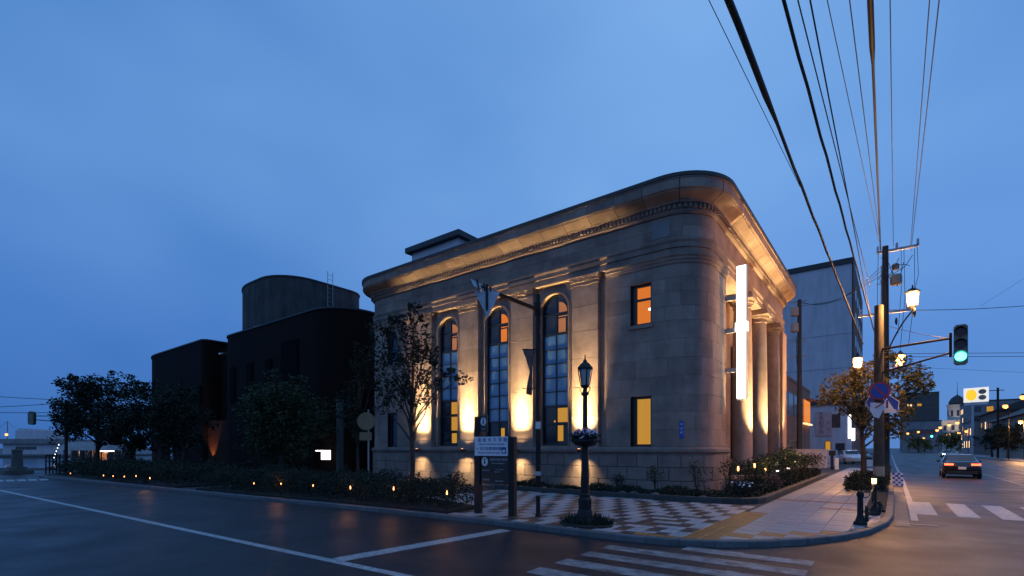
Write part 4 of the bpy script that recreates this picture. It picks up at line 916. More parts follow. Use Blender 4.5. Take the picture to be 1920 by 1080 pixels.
# ---- information board
A, B = gnd(897, 962), gnd(961, 967); ang = math.atan2(B.y - A.y, B.x - A.x); wid = (B - A).length
inf = thing('information_board', 'black information board with a white panel of blue writing and round i symbols', 'sign', (A.x, A.y, 0), ang, local=True)
MB().bb((-.085, -.07, -.05), (.085, .07, 2.52)).build('post', M['iron'], inf); MB().bb((wid - .085, -.07, -.05), (wid + .085, .07, 1.98)).build('post', M['iron'], inf)
bd = MB().bb((.086, -.03, .78), (wid - .086, .03, 1.52)).build('dark_panel', M['frame'], inf)
wp = MB().bb((-.05, -.10, 1.50), (wid - .086, -.072, 1.99)).build('white_panel', M['white_sign'], inf)
tp_ = MB().bb((.086, -.05, 2.12), (.30, .0, 2.54)).build('top_panel', M['frame'], inf)
RX = Matrix.Rotation(R_(90), 4, 'X')
def ltext(body, size, m, par, x, y, z, al='CENTER'): return text_mesh('lettering', body, size, M[m], par, Matrix.Translation((x, y, z)) @ RX, al)
for i, c in enumerate('函館市文学館'): ltext(c, .105, 'navy_ink', wp, .10 + .155 * i, -.103, 1.90)
ltext('Museum of Literature, Hakodate', .058, 'navy_ink', wp, .47, -.103, 1.80)
ltext('← 北方民族資料館', .095, 'navy_ink', wp, .38, -.103, 1.68); ltext('Museum of Northern Peoples', .055, 'navy_ink', wp, .40, -.103, 1.58)
put('emblem', MB().bb((.77, -.104, 1.56), (.90, -.1, 1.72)).mesh('emblem', M['navy_ink']), wp); put('emblem_arch', MB().disc((.835, -.104, 1.62), (0, -1, 0), .042, .004, 12).mesh('emblem_arch', M['white_sign']), wp)
def info_disc(par, x, z, r, y):
    put('info_disc', MB().disc((x, y, z), (0, -1, 0), r, .006, 24, sx=.82).mesh('info_disc', M['white_sign']), par)
    put('info_mark', MB().bb((x - r * .17, y - .010, z - r * .6), (x + r * .17, y - .005, z + r * .22)).disc((x, y - .005, z + r * .5), (0, -1, 0), r * .2, .005, 12).mesh('info_mark', M['frame']), par)
info_disc(tp_, .19, 2.38, .105, -.051); info_disc(bd, .22, 1.35, .115, -.031)
ltext('INFO', .05, 'plate_back', tp_, .19, -.053, 2.19)
for t_, z, x, s in (('函館市観光案内', 1.40, .64, .075), ('Tourist Information', 1.31, .62, .05), ('HAKODATE', 1.12, .26, .04), ('To City Hall', 1.15, .66, .045), ('Bay Area', 1.09, .60, .045), ('元町方面', .88, .25, .05), ('Motomachi', .86, .66, .05)): ltext(t_, s, 'plate_back', bd, x, -.033, z)
# ---- short bollard by the board
def bollard(p, lab, h=.5, r=.055):
    t = thing('bollard', lab, 'bollard', (p.x, p.y, 0)); MB().lathe([(r * 1.3, -.02), (r * 1.3, .04), (r, .06), (r, h - .05)], (p.x, p.y, 0), 12).build('shaft', M['iron'], t, smooth=30); MB().lathe([(r * 1.08, h - .05), (r * 1.08, h - .01), (r * .6, h + .02)], (p.x, p.y, 0), 12).build('cap', M['iron'], t, smooth=30); return t
bollard(gnd(1009, 968), 'short black bollard on the paving beside the information board')
# ---- chained bollards at the corner
def chain_bollard(p, lab, h, lit=False):
    t = thing('bollard', lab, 'bollard', (p.x, p.y, 0))
    MB().lathe([(.13, -.02), (.13, .05), (.09, .10), (.06, .22), (.055, h - .12), (.07, h - .10), (.07, h - .04), (.04, h)], (p.x, p.y, 0), 10).build('shaft', M['iron'], t, smooth=25)
    MB().tube([(p.x, p.y - .06, h - .07), (p.x, p.y + .06, h - .07)], .02).build('chain_ring', M['iron'], t)
    if lit:
        MB().lathe([(.045, h), (.05, h + .12), (.045, h + .13)], (p.x, p.y, 0), 10).build('lamp_glass', M['warm_glass'], t); MB().lathe([(.075, h + .13), (.02, h + .19)], (p.x, p.y, 0), 10).build('lamp_cap', M['iron'], t)
        lamp('POINT', 'lamp_light', (p.x - .12, p.y - .12, h + .08), 7, (1, .55, .22), t, shadow_soft_size=.05)
    return t
b1p, b2p = gnd(1613, 984), gnd(1639, 966)
chain_bollard(b1p, 'black cast-iron bollard with a chain at the corner kerb', .74); chain_bollard(b2p, 'black bollard topped by a small glowing lamp, chained to its neighbour', .80, True)
def chain(a, b, sag, lab):
    pts = [a.lerp(b, i / 14) - Vector((0, 0, 4 * sag * (i / 14) * (1 - i / 14))) for i in range(15)]; mb = MB()
    for i in range(14):
        m_ = (pts[i] + pts[i + 1]) / 2; t_ = (pts[i + 1] - pts[i]); mb.tube([pts[i] - t_ * .12, pts[i + 1] + t_ * .12], .016 if i % 2 else .011, 5)
    tag(mb.build('chain', M['iron']), lab, 'chain')
chain(Vector((b1p.x, b1p.y, .67)), Vector((b2p.x, b2p.y, .73)), .16, 'upper iron chain sagging between the two corner bollards')
chain(Vector((b1p.x, b1p.y, .32)), Vector((b2p.x, b2p.y, .36)), .12, 'lower iron chain sagging between the two corner bollards')
# ---- garden lights in the hedges
GL = [(132, 888), (194, 892), (212, 893), (233, 894), (255, 893), (281, 897), (476, 907), (527, 908), (587, 911), (657, 916), (738, 918), (838, 926)]
ORD = ('first', 'second', 'third', 'fourth', 'fifth', 'sixth')
for i, (px, py) in enumerate(GL):
    y = 8.05 if px < 300 else 9.0; yy = 7.55 if px < 300 else 8.75 + .0008 * (px - 476)
    p = aty(px, py, yy); t = thing('garden_light', (ORD[i] + ' small glowing hedge light from the corner of the left kerb, under the trees' if px < 300 else ORD[11 - i] + ' small glowing hedge light from the information board'), 'garden light', (p.x, p.y, 0), 0, 'spike lights in the kerbside hedges')
    MB().tube([(p.x, p.y, -.02), (p.x, p.y, p.z)], .012, 5).build('spike', M['iron'], t)
    h = .05 if px < 600 else .09
    MB().lathe([(.013, -.02), (.019, .03), (.011, h * .7), (.005, h)], (p.x, p.y, p.z), 8).build('bulb', M['bulb'], t); MB().lathe([(.04, h), (.01, h + .03)], (p.x, p.y, p.z), 8).build('cap', M['iron'], t)
    if i in (5, 7, 9, 10, 11): lamp('POINT', 'lamp_light', (p.x, p.y - .14, p.z + .05), 2.5, (1, .42, .14), t, shadow_soft_size=.03)
for i, (px, py, lab) in enumerate(((1384, 882, 'tall glowing garden lantern at the corner of the flower bed'), (1415, 876, 'dim garden lantern behind the white flowers'), (1435, 884, 'thin garden light among the bed shrubs'), (1458, 883, 'bright square spotlight in the bed shining on a shrub'), (1478, 878, 'bright square spotlight farther along the bed'))):
    p = atx(px, py, -3.95 - .05 * i); t = thing('bed_light', lab, 'garden light', (p.x, p.y, .1)); MB().tube([(p.x, p.y, .05), (p.x, p.y, p.z)], .014, 5).build('spike', M['iron'], t)
    if i < 3: MB().lathe([(.02, -.02), (.032, .02), (.026, .11), (.012, .13)], (p.x, p.y, p.z), 8).build('glass', M['bulb'], t); lamp('POINT', 'lamp_light', (p.x, p.y - .1, p.z + .2), 4, (1, .55, .22), t, shadow_soft_size=.04)
    else: MB().box((p.x, p.y, p.z), (.10, .07, .05)).build('head', M['neon'], t); lamp('SPOT', 'lamp_light', (p.x, p.y - .08, p.z + .08), 60, (1, .72, .42), t, spot_size=R_(90), spot_blend=.7, shadow_soft_size=.04, aim=(-.2, .5, 1))

# ---- street pole with overhanging arm, stop sign seen from behind and a flag
P0 = gnd(1009, 921); x0, y0 = P0.x, P0.y; dP = -SA * x0 + CA * y0
zt = atd(1009, 552, dP).z
sp = thing('sign_pole', 'dark street pole with a curved arm carrying a triangular stop sign seen from behind', 'sign', (x0, y0, 0))
MB().tube([(x0, y0, -.05), (x0, y0, 3.5), (x0, y0, zt)], [.10, .09, .08], 12).build('pole', M['iron'], sp, smooth=40)
dA = dP - 3.0; e1, e2, e3 = atd(1008, 580, dP), atd(960, 562, dA + 1.2), atd(900, 538, dA)
pts = [e1.lerp(e2, t) * (1 - t) + e2.lerp(e3, t) * t for t in [i / 10 for i in range(11)]]
MB().tube(pts, .075, 10).build('arm', M['iron'], sp, smooth=40); MB().tube([e1 + Vector((0, 0, -.25)), e1 + Vector((0, 0, .25))], .13, 12).build('clamp', M['iron'], sp)
hd = (pts[-1] - pts[0]); hd.z = 0; hd.normalize(); sd = Vector((0, 0, 1)).cross(hd)
c = atd(913, 565, dA); up_ = Vector((0, 0, 1)); u = Vector((CA, SA, 0))
tri = [c - u * .43 + up_ * .36, c + u * .43 + up_ * .30, c + u * .02 - up_ * .55]
nf = u.cross(up_).normalized()
MB().loft([[p_ for p_ in tri], [p_ - nf * .03 for p_ in tri]]).build('stop_plate', M['plate_back'], sp)
MB().box((0, 0, 0), (.06, .06, .85), M=Matrix.Translation(c + nf * .05 + up_ * .12)).build('plate_brace', M['iron'], sp)
p1_, p2_ = atd(882, 522, dA - .3), atd(932, 548, dA + .5); q1, q2 = atd(888, 536, dA - .3), atd(930, 556, dA + .5)
MB().loft([[p1_, p2_, q2, q1], [p_ - nf * .04 for p_ in (p1_, p2_, q2, q1)]]).build('name_plate', M['plate_back'], sp)
for k in (.25, .5, .75): a_ = p1_.lerp(p2_, k); b_ = q1.lerp(q2, k); MB().tube([a_ + nf * .04 + up_ * .05, b_ + nf * .04 - up_ * .12], .03, 6).build('plate_brace', M['iron'], sp)
for z in (2.45,): MB().lathe([(.11, z), (.11, z + .28)], (x0, y0, 0), 12).build('notice_band', M['white_sign'], sp)
MB().lathe([(.12, .62), (.12, .78)], (x0, y0, 0), 12).build('foot_band', M['plate_back'], sp)
fl = thing('hanging_flag', 'narrow twisted reddish flag hanging between two brackets on the sign pole', 'flag', (x0 - .3, y0, 3.5))
zt1, zb1 = atd(990, 655, dP).z, atd(990, 740, dP).z
for z in (zt1, zb1 + .25): MB().tube([(x0, y0, z), tuple(Vector((x0, y0, z)) - u * .62)], .02, 6).build('bracket', M['iron'], fl)
rings = []
for i in range(13):
    t = i / 12; z = zt1 + (zb1 - zt1) * t; hw = .20 * abs(1 - 2 * t) ** 1.2 + .05; an = 1.1 * t; cx = Vector((x0, y0, z)) - u * (.37 - .08 * (1 - abs(1 - 2 * t)))
    v = u * math.cos(an) + Vector((-SA, CA, 0)) * math.sin(an); rings.append([cx - v * hw, cx + v * hw, cx + v * hw + Vector((.012, .012, 0)), cx - v * hw + Vector((.012, .012, 0))])
MB().loft(rings).build('cloth', M['flag'], fl)
M['sign_tan'] = mat('sign_tan', (.24, .15, .075), .6, var=.2)
# ---- round sign seen from behind, by the slender tree
p = aty(691, 800, 10.6); rs = thing('round_sign', 'round tan sign back on a thin post behind the slender tree', 'sign', (p.x, p.y, 0)); d = -SA * p.x + CA * p.y
MB().tube([(p.x, p.y, 0), (p.x, p.y, atd(691, 768, d).z)], .03, 8).build('post', M['steel'], rs); cz = atd(689, 790, d)
MB().disc((cz.x, cz.y - .05, cz.z), (SA, -CA, 0), .31, .015, 24).build('disc', M['sign_tan'], rs); cz = atd(688, 818, d); MB().box((cz.x, cz.y - .05, cz.z), (.42, .015, .28), YAW).build('sub_plate', M['sign_tan'], rs)
# ---- left: traffic signal seen from behind
p = gnd(124, 884); d = -SA * p.x + CA * p.y; ts = thing('traffic_signal', 'vertical traffic signal seen from behind on a pole beyond the left trees', 'traffic light', (p.x, p.y, 0))
MB().tube([(p.x, p.y, -.1), tuple(Vector((p.x, p.y, atd(124, 750, d).z)))], .10, 10).build('pole', M['iron'], ts)
for y0_, y1_ in ((780, 780), (792, 787)): MB().tube([atd(124, y0_, d), atd(66, y1_, d)], .035, 6).build('arm', M['iron'], ts)
c = atd(60, 784, d); MB().loft([[c + Vector((CA, SA, 0)) * (x * s) + Vector((0, 0, z)) + Vector((-SA, CA, 0)) * y for x, z in ((-.2, -.38), (-.1, -.48), (.1, -.48), (.2, -.38), (.2, .38), (.1, .48), (-.1, .48), (-.2, .38))] for s, y in ((1, -.12), (1, .12))]).build('housing', M['signal_body'], ts)

# ---- right: signal pole with signs, and the utility pole
SP = gnd(1648, 918); sx, sy = SP.x, SP.y; dS = -SA * sx + CA * sy
zs = atd(1648, 573, dS).z
sg2 = thing('signal_pole', 'thick concrete pole carrying a vertical traffic signal showing green', 'traffic light', (sx, sy, 0))
MB().tube([(sx, sy, -.05), (sx, sy, zs)], [.19, .155], 16).build('pole', M['pole_dark'], sg2, smooth=40)
MB().lathe([(.195, .55), (.195, .95)], (sx, sy, 0), 16).build('notice_band', M['yellow_lit'] if False else M['tan_wall'], sg2); MB().box((sx - .30, sy - .12, 1.08), (.2, .12, .28)).build('button_box', M['white_sign'], sg2)
SGX, SGY = 1.82, 23.6; zc = 5.62; zh = 5.35
ARM1 = [(sx, sy, zc + .10), (SGX - .2, SGY, zc)]; MB().tube(ARM1, .045, 8).build('arm', M['iron'], sg2); MB().tube([(sx, sy, 4.75), (SGX - .2, SGY, 5.10)], .035, 8).build('arm', M['iron'], sg2)
MB().bb((SGX - .25, SGY - .05, 4.95), (SGX - .17, SGY + .08, 5.8)).build('bracket', M['iron'], sg2)
RT = Matrix.Translation((SGX + .06, SGY, zh)) @ Matrix.Rotation(R_(-4), 4, 'Z')
oc = [(-.19, -.62), (-.12, -.70), (.12, -.70), (.19, -.62), (.19, .62), (.12, .70), (-.12, .70), (-.19, .62)]
hs = MB().loft([[RT @ Vector((x, y, z)) for x, z in oc] for y in (-.12, .14)]).build('housing', M['signal_body'], sg2)
for z, m, nm in ((.43, 'signal_off', 'red_lens'), (0, 'signal_off', 'amber_lens'), (-.43, 'signal_green', 'green_lens')):
    put(nm, MB().disc(RT @ Vector((0, -.115, z)), RT.to_3x3() @ Vector((0, -1, 0)), .155, .03, 24).mesh(nm, M[m]), hs)
    mb = MB(); vis = []
    for y in (-.12, -.36):
        r0 = [RT @ Vector((.185 * math.cos(a), y + (.10 if False else 0), z + .185 * math.sin(a))) for a in [R_(-20 + 220 * i / 14) for i in range(15)]]; vis.append(r0)
    vo = [[RT @ (RT.inverted() @ q_ * 1.0 + Vector((0, 0, 0))) for q_ in r_] for r_ in vis]
    inn2 = [[RT @ Vector((.175 * math.cos(a), y, z + .175 * math.sin(a))) for a in [R_(-20 + 220 * i / 14) for i in range(15)]] for y in (-.12, -.36)]
    mb.loft([[vis[0][i], vis[1][i], inn2[1][i], inn2[0][i]] for i in range(15)]); put('visor', mb.mesh('visor', M['signal_body']), hs)
lamp('SPOT', 'green_light', RT @ Vector((0, -.18, -.43)), 22, (.1, 1, .75), sg2, spot_size=R_(110), spot_blend=.8, shadow_soft_size=.12, aim=(0, -1, -.2))
def tsign(name, lab, px, py, parts, yaw=0.0, dd=-.24, cat='sign'):
    p = atd(px, py, dS + dd); t = thing(name, lab, cat, p, yaw, local=True); MB().bb((-.03, .015, -.03), (.03, .30, .03)).build('clamp', M['steel'], t); return t
ns = tsign('no_parking_sign', 'round blue sign with a red ring on the concrete signal pole', 1649, 733, 0, .1)
MB().disc((0, 0, 0), (0, -1, 0), .36, .012, 32).build('red_ring', M['red_sign'], ns); MB().disc((0, -.012, 0), (0, -1, 0), .30, .004, 32).build('blue_disc', M['blue_sign'], ns)
MB().box((0, 0, 0), (.60, .004, .06), M=Matrix.Translation((0, -.018, 0)) @ Matrix.Rotation(R_(45), 4, 'Y')).build('slash', M['red_sign'], ns)
cw = tsign('crossing_sign', 'blue five-sided pedestrian crossing sign with white figure, half hidden behind the round sign', 1662, 757, 0, .25, dd=.10)
pe = lambda s, y: [(x * s, y, z * s) for x, z in ((-.40, -.34), (.40, -.34), (.44, .08), (0, .46), (-.44, .08))]
MB().loft([pe(1, 0), pe(1, .012)]).build('white_edge', M['white_sign'], cw); MB().loft([pe(.93, -.004), pe(.93, .004)]).build('blue_plate', M['blue_sign'], cw)
MB().loft([[(-.24, -.009, -.24), (.26, -.009, -.24), (.01, -.009, .22)], [(-.24, -.003, -.24), (.26, -.003, -.24), (.01, -.003, .22)]]).build('white_triangle', M['white_sign'], cw); MB().bb((-.02, -.013, -.18), (.06, -.008, .08)).disc((.02, -.008, .12), (0, -1, 0), .04, .004, 10).build('figure', M['navy_ink'], cw)
hx = tsign('direction_sign', 'blue six-sided sign behind the round no-parking sign', 1641, 754, 0, -.3, dd=.02)
h6 = lambda s, y: [(s * math.cos(R_(60 * k)), y, s * math.sin(R_(60 * k))) for k in range(6)]
MB().loft([h6(.36, 0), h6(.36, .012)]).build('white_edge', M['white_sign'], hx); MB().loft([h6(.33, -.004), h6(.33, .004)]).build('blue_plate', M['blue_sign'], hx)
mr = tsign('sheet_sign', 'crumpled white plate with a red stroke under the round sign', 1647, 768, 0, .15, dd=-.30)
MB().loft([[(x, y, z) for x, z in ((-.26, .30), (.18, .24), (.26, .02), (.14, -.06), (.02, -.36), (-.16, -.28), (-.28, .0))] for y in (0, .012)]).build('plate', M['white_sign'], mr); MB().box((.12, -.006, .12), (.34, .006, .05), M=Matrix.Rotation(R_(-35), 4, 'Y')).build('red_stroke', M['red_sign'], mr)
wpb = tsign('name_board', 'small white name board on the signal pole below the blue signs', 1668, 771, 0, .2, dd=-.1); MB().bb((-.20, 0, -.07), (.22, .012, .07)).build('plate', M['white_sign'], wpb)
# utility pole
dU = 24.6; UP = atd(1660, 905, dU); ux_, uy_ = UP.x, UP.y; ZU = atd(1660, 462, dU).z
def crossarm(t, x, y, z, l0, l1, ins):
    MB().bb((x + l0, y - .06, z - .05), (x + l1, y + .06, z + .05)).build('cross_arm', M['steel'], t)
    for i in ins: MB().lathe([(.03, 0), (.06, .05), (.045, .10), (.06, .15), (.045, .2), (.055, .25), (.02, .28)], (x + i, y, z + .05), 8).build('insulator', M['plate_back'], t)
ut = thing('utility_pole', 'tall utility pole with cross-arms, transformers and many cables beside the signal pole', 'utility pole', (ux_, uy_, 0))
MB().tube([(ux_, uy_, -.1), (ux_, uy_, ZU)], [.19, .13], 14).build('pole', M['pole_dark'], ut, smooth=40)
crossarm(ut, ux_, uy_, ZU - .25, -.35, 1.30, (-.30, .45, 1.25)); crossarm(ut, ux_, uy_, ZU - 3.3, -1.1, .95, (-1.0, .85))
tr = MB().lathe([(.16, 0), (.24, .03), (.24, .42), (.18, .5)], (ux_ + .42, uy_ - .05, ZU - 2.0), 14).build('transformer', M['tan_wall'], ut, smooth=30)
MB().lathe([(.1, 0), (.15, .03), (.15, .26), (.1, .3)], (ux_ + .40, uy_, ZU - 1.25), 12).build('fuse_box', M['tan_wall'], ut, smooth=30)
random.seed(21)
for k in range(7):
    a_ = Vector((ux_ + random.uniform(-.4, .3), uy_ - .15, ZU - random.uniform(.4, 2.2))); b_ = Vector((ux_ + random.uniform(.3, 1.3), uy_ - .15, ZU - random.uniform(.3, 2.2)))
    MB().tube([a_.lerp(b_, i / 8) - Vector((0, 0, 4 * random.uniform(.10, .14) * 3 * (i / 8) * (1 - i / 8) * (-1 if k % 3 == 0 else 1))) for i in range(9)], .014, 5).build('jumper_wire', M['cable'], ut)
for k, (dx, z0_, z1_) in enumerate(((.62, .2, 4.4), (.72, .3, 5.2), (1.22, .2, 3.2), (1.12, .4, 5.0), (-.28, .3, 4.6))):
    MB().tube([(ux_ + dx, uy_ - .1, ZU - z0_), (ux_ + dx + .05 * math.sin(k), uy_ - .12, ZU - (z0_ + z1_) / 2), (ux_ + dx * .8, uy_ - .1, ZU - z1_)], .011, 5).build('drop_wire', M['cable'], ut)
MB().tube([(ux_ - .16, uy_ - .12, 0), (ux_ - .15, uy_ - .12, ZU - 1)], .035, 6).build('riser_pipe', M['steel'], ut); MB().tube([(ux_ + .10, uy_ - .16, 2), (ux_ + .10, uy_ - .13, ZU - 2)], .02, 6).build('riser_pipe', M['cable'], ut)
# lantern on a scrolled bracket
L0 = atd(1711, 560, 19.6)
ln = thing('bracket_lantern', 'glowing orange lantern on a scrolled iron bracket of the utility pole', 'street lamp', (L0.x, L0.y, L0.z - .6))
MB().lathe([(.10, -.30), (.16, -.26), (.20, .22), (.14, .26)], L0, 6).build('glass', M['sodium'], ln); MB().lathe([(.26, .25), (.24, .29), (.10, .40), (.03, .42), (.02, .54)], L0, 6).build('cap', M['iron'], ln); MB().lathe([(.02, -.46), (.06, -.44), (.13, -.31), (.13, -.29)], L0, 6).build('cup', M['iron'], ln)
w0 = Vector((ux_, uy_ - .1, L0.z - 1.35)); w1 = L0 + Vector((0, 0, -.48)); br = []
for i in range(11): t = i / 10; v = w0.lerp(w1, t); v.z = w0.z + (w1.z - w0.z) * math.sin(t * math.pi / 2); br.append(v)
dirv = (w1 - w0); dirv.z = 0; dirv.normalize()
curl = lambda c, r0, a0, turns, s=1: [c + dirv * (r0 * (1 - .6 * i / 20) * math.cos(a0 + s * turns * 6.283 * i / 20)) + Vector((0, 0, r0 * (1 - .6 * i / 20) * math.sin(a0 + s * turns * 6.283 * i / 20))) for i in range(21)]
MB().tube(br, .034, 6).build('bracket', M['iron'], ln); MB().tube(curl(w1 + dirv * .28 - Vector((0, 0, .16)), .18, 1.8, 1.1, -1), .026, 6).build('scroll', M['iron'], ln); MB().tube(curl(w0.lerp(w1, .45) + Vector((0, 0, .75)), .18, -1.2, 1.1, 1), .026, 6).build('scroll', M['iron'], ln)
lamp('POINT', 'lamp_light', L0 + Vector((.0, -.28, -.1)), 1700, (1, .45, .13), ln, shadow_soft_size=.2)
# twin lantern post farther along
c = atd(1648, 840, 31.0); tw = thing('twin_lamp_post', 'lamp post with two glowing orange lanterns behind the street tree', 'street lamp', (c.x, c.y, 0)); zz = atd(1608, 678, 31).z
MB().tube([(c.x, c.y, -.05), (c.x, c.y, zz + .2)], [.10, .07], 10).build('pole', M['iron'], tw)
for px, py in ((1608, 679), (1688, 674)):
    q = atd(px, py, 31.0); MB().lathe([(.12, -.36), (.20, -.28), (.25, .24), (.2, .28)], q, 6).build('lantern', M['sodium'], tw); MB().lathe([(.30, .27), (.12, .42), (.03, .56)], q, 6).build('cap', M['iron'], tw)
    MB().tube([(c.x, c.y, zz - .7), tuple(Vector((c.x, c.y, zz - .9)).lerp(q, .6)), tuple(q - Vector((0, 0, .40)))], .03, 6).build('arm', M['iron'], tw); lamp('POINT', 'lamp_light', q + Vector((0, -.45, -.3)), 1700, (1, .45, .13), tw, shadow_soft_size=.2)
# second utility pole by the car park
q0 = gnd(1499, 876); dq = -SA * q0.x + CA * q0.y; zq = atd(1499, 562, dq).z
u2 = thing('utility_pole', 'dark utility pole with two round transformers between the bank and the shop', 'utility pole', (q0.x, q0.y, 0)); MB().tube([(q0.x, q0.y, -.1), (q0.x, q0.y, zq)], [.22, .16], 12).build('pole', M['pole_dark'], u2, smooth=40)
for y in (584, 614): c = atd(1490, y, dq - .3); MB().lathe([(.25, -.4), (.32, -.36), (.32, .3), (.2, .4)], c, 12).build('transformer', M['tan_wall'], u2, smooth=30)
for y in (565, 640, 668): c = atd(1499, y, dq); MB().bb((c.x - .9, c.y - .06, c.z - .05), (c.x + .6, c.y + .06, c.z + .05)).build('cross_arm', M['steel'], u2)
MB().tube([atd(1493, 630, dq - .2), atd(1494, 680, dq - .2), atd(1498, 705, dq - .2)], .03, 5).build('riser_pipe', M['cable'], u2)
q0 = atx(1871, 850, 14.0); zq = atx(1871, 727, 14).z; u3 = thing('utility_pole', 'far utility pole with a cross-arm above the striped shop roof', 'utility pole', (q0.x, q0.y, 0)); MB().tube([(q0.x, q0.y, -.1), (q0.x, q0.y, zq)], .16, 8).build('pole', M['iron'], u3); MB().bb((q0.x - 1.1, q0.y - .06, zq - .5), (q0.x + .8, q0.y + .06, zq - .38)).build('cross_arm', M['iron'], u3)
# chequered barrier board leaning at the kerb
p = gnd(1684, 911, -.1); cb = thing('barrier_board', 'small leaning blue and white chequered barrier board at the kerb', 'barrier', (p.x, p.y, -.11), .2, local=True); TL = Matrix.Rotation(R_(-12), 4, 'X')
MB().box((0, 0, .33), (.42, .02, .62), M=TL).build('board', M['white_sign'], cb)
for i in range(4):
    for j in range(6):
        if (i + j) % 2: MB().box((-.155 + .104 * i, -.014, .07 + .104 * j), (.10, .006, .10), M=TL).build('blue_check', M['blue_sign'], cb)
MB().tube([(0, .02, .55), (0, .30, .0)], .015).build('stay', M['iron'], cb)

# ================================================================== CABLES
def cable(name, lab, pts, r, group='overhead cables along the tram street', sag=0.0):
    pts = [Vector(p) for p in pts]; out = []
    if len(pts) == 2:
        a, b = pts; n = 24; out = [a.lerp(b, i / n) - Vector((0, 0, 4 * sag * (i / n) * (1 - i / n))) for i in range(n + 1)]
    else: out = pts
    tag(MB().tube(out, r, 6).build(name, M['cable'], smooth=60), lab, 'cable', group)
def over(lab, pa, za, pb, zb, r, sleeve=None, back=9.0, wav=0):
    """from the point seen at pixel pb (height zb) towards pixel pa (height za) and on over the camera"""
    a, b = atz(*pa, za), atz(*pb, zb); c = a + (a - b).normalized() * back
    pts = [b.lerp(c, i / 40) for i in range(41)]
    L = (c - b).length
    for i, p in enumerate(pts): t = i / 40; p.z -= 0
    if wav: pts = [p + Vector((.006 * math.sin(i * 2.1), 0, .006 * math.cos(i * 1.7))) for i, p in enumerate(pts)]
    rr_ = [r] * 41
    if sleeve: 
        k0 = min(range(41), key=lambda i: (pts[i] - atz(*sleeve[0], za)).length); rr_ = [sleeve[1] if i >= k0 else r for i in range(41)]
    tag(MB().tube(pts, rr_, 7).build('cable', M['cable'], smooth=60), lab, 'cable', 'overhead cables along the tram street')
over('thickest black cable with a fat sleeve, running over the bank corner', (1366, 0), 7.0, (1618, 645), 6.6, .026, ((1431, 175), .043), wav=1)
over('thick lumpy black cable second from the bank', (1469, 0), 7.2, (1641, 628), 6.6, .022, wav=1)
over('thin paired cable running close to a thick cable beside the bank', (1496, 0), 7.6, (1632, 540), 7.4, .009)
over('kinked medium cable between the thick cables', (1519, 0), 7.7, (1634, 600), 6.9, .011)
over('thin cable ending left of the utility pole top', (1551, 0), 9.5, (1648, 452), 10.2, .008); over('thin cable ending at the utility pole top', (1593, 0), 9.8, (1651, 462), 10.6, .010)
over('thick straight cable with a fat sleeve rising from the utility pole top', (1632, 0), 10.2, (1651, 470), ZU - .2, .030, ((1633, 115), .055)); over('thin cable rising from the middle insulator of the pole', (1669, 0), 11.0, (1675, 462), ZU + .1, .011)
over('thin cable from the end insulator of the cross-arm', (1743, 0), 11.0, (1707, 466), ZU + .1, .011); over('outermost thin cable from the cross-arm end', (1761, 0), 11.2, (1708, 470), ZU, .012)
over('faint thin cable skirting the bank cornice', (1329, 0), 7.1, (1500, 350), 6.9, .005)
cable('cable', 'cable from the utility pole far across the street to the right', [Vector((ux_, uy_, atd(1660, 581, dU).z)), atd(2000, 566, 26)], .016, sag=.15)
for py0, py1, lab in ((663, 661, 'upper of two level wires behind the green signal'), (669, 668, 'lower of two level wires behind the green signal')): cable('cable', lab, [atd(1690, py0, 34), atd(2000, py1, 30)], .016)
cable('cable', 'faint wire crossing the far sky under the signal', [atd(1700, 688, 60), atd(2000, 702, 55)], .014); cable('cable', 'faint slanting wire in the right-hand sky', [atd(1838, 574, 60), atd(1990, 478, 50)], .012)
cable('cable', 'thin wire with a small weight left of the green signal', [atd(1668, 612, 22), atd(1778, 634, 18)], .009, sag=.05)
for i in range(3): cable('cable', ('upper', 'middle', 'lower')[i] + ' service wire drooping from the utility pole to the car park pole', [atd(1660, 492 + 9 * i, dU), atd(1500, 563 + 2 * i, dq)], .014, 'service wires between the two utility poles', sag=1.1 - .2 * i)
for py0, py1, lab in ((739, 750, 'upper wire from the left signal pole across the harbour sky'), (765, 755, 'rising wire from the left signal pole'), (772, 773, 'lowest faint wire in the harbour sky')): cable('cable', lab, [atd(-60, py0, 34), atd(124, py1, 35.5)], .02, 'wires over the harbour side', sag=.05)

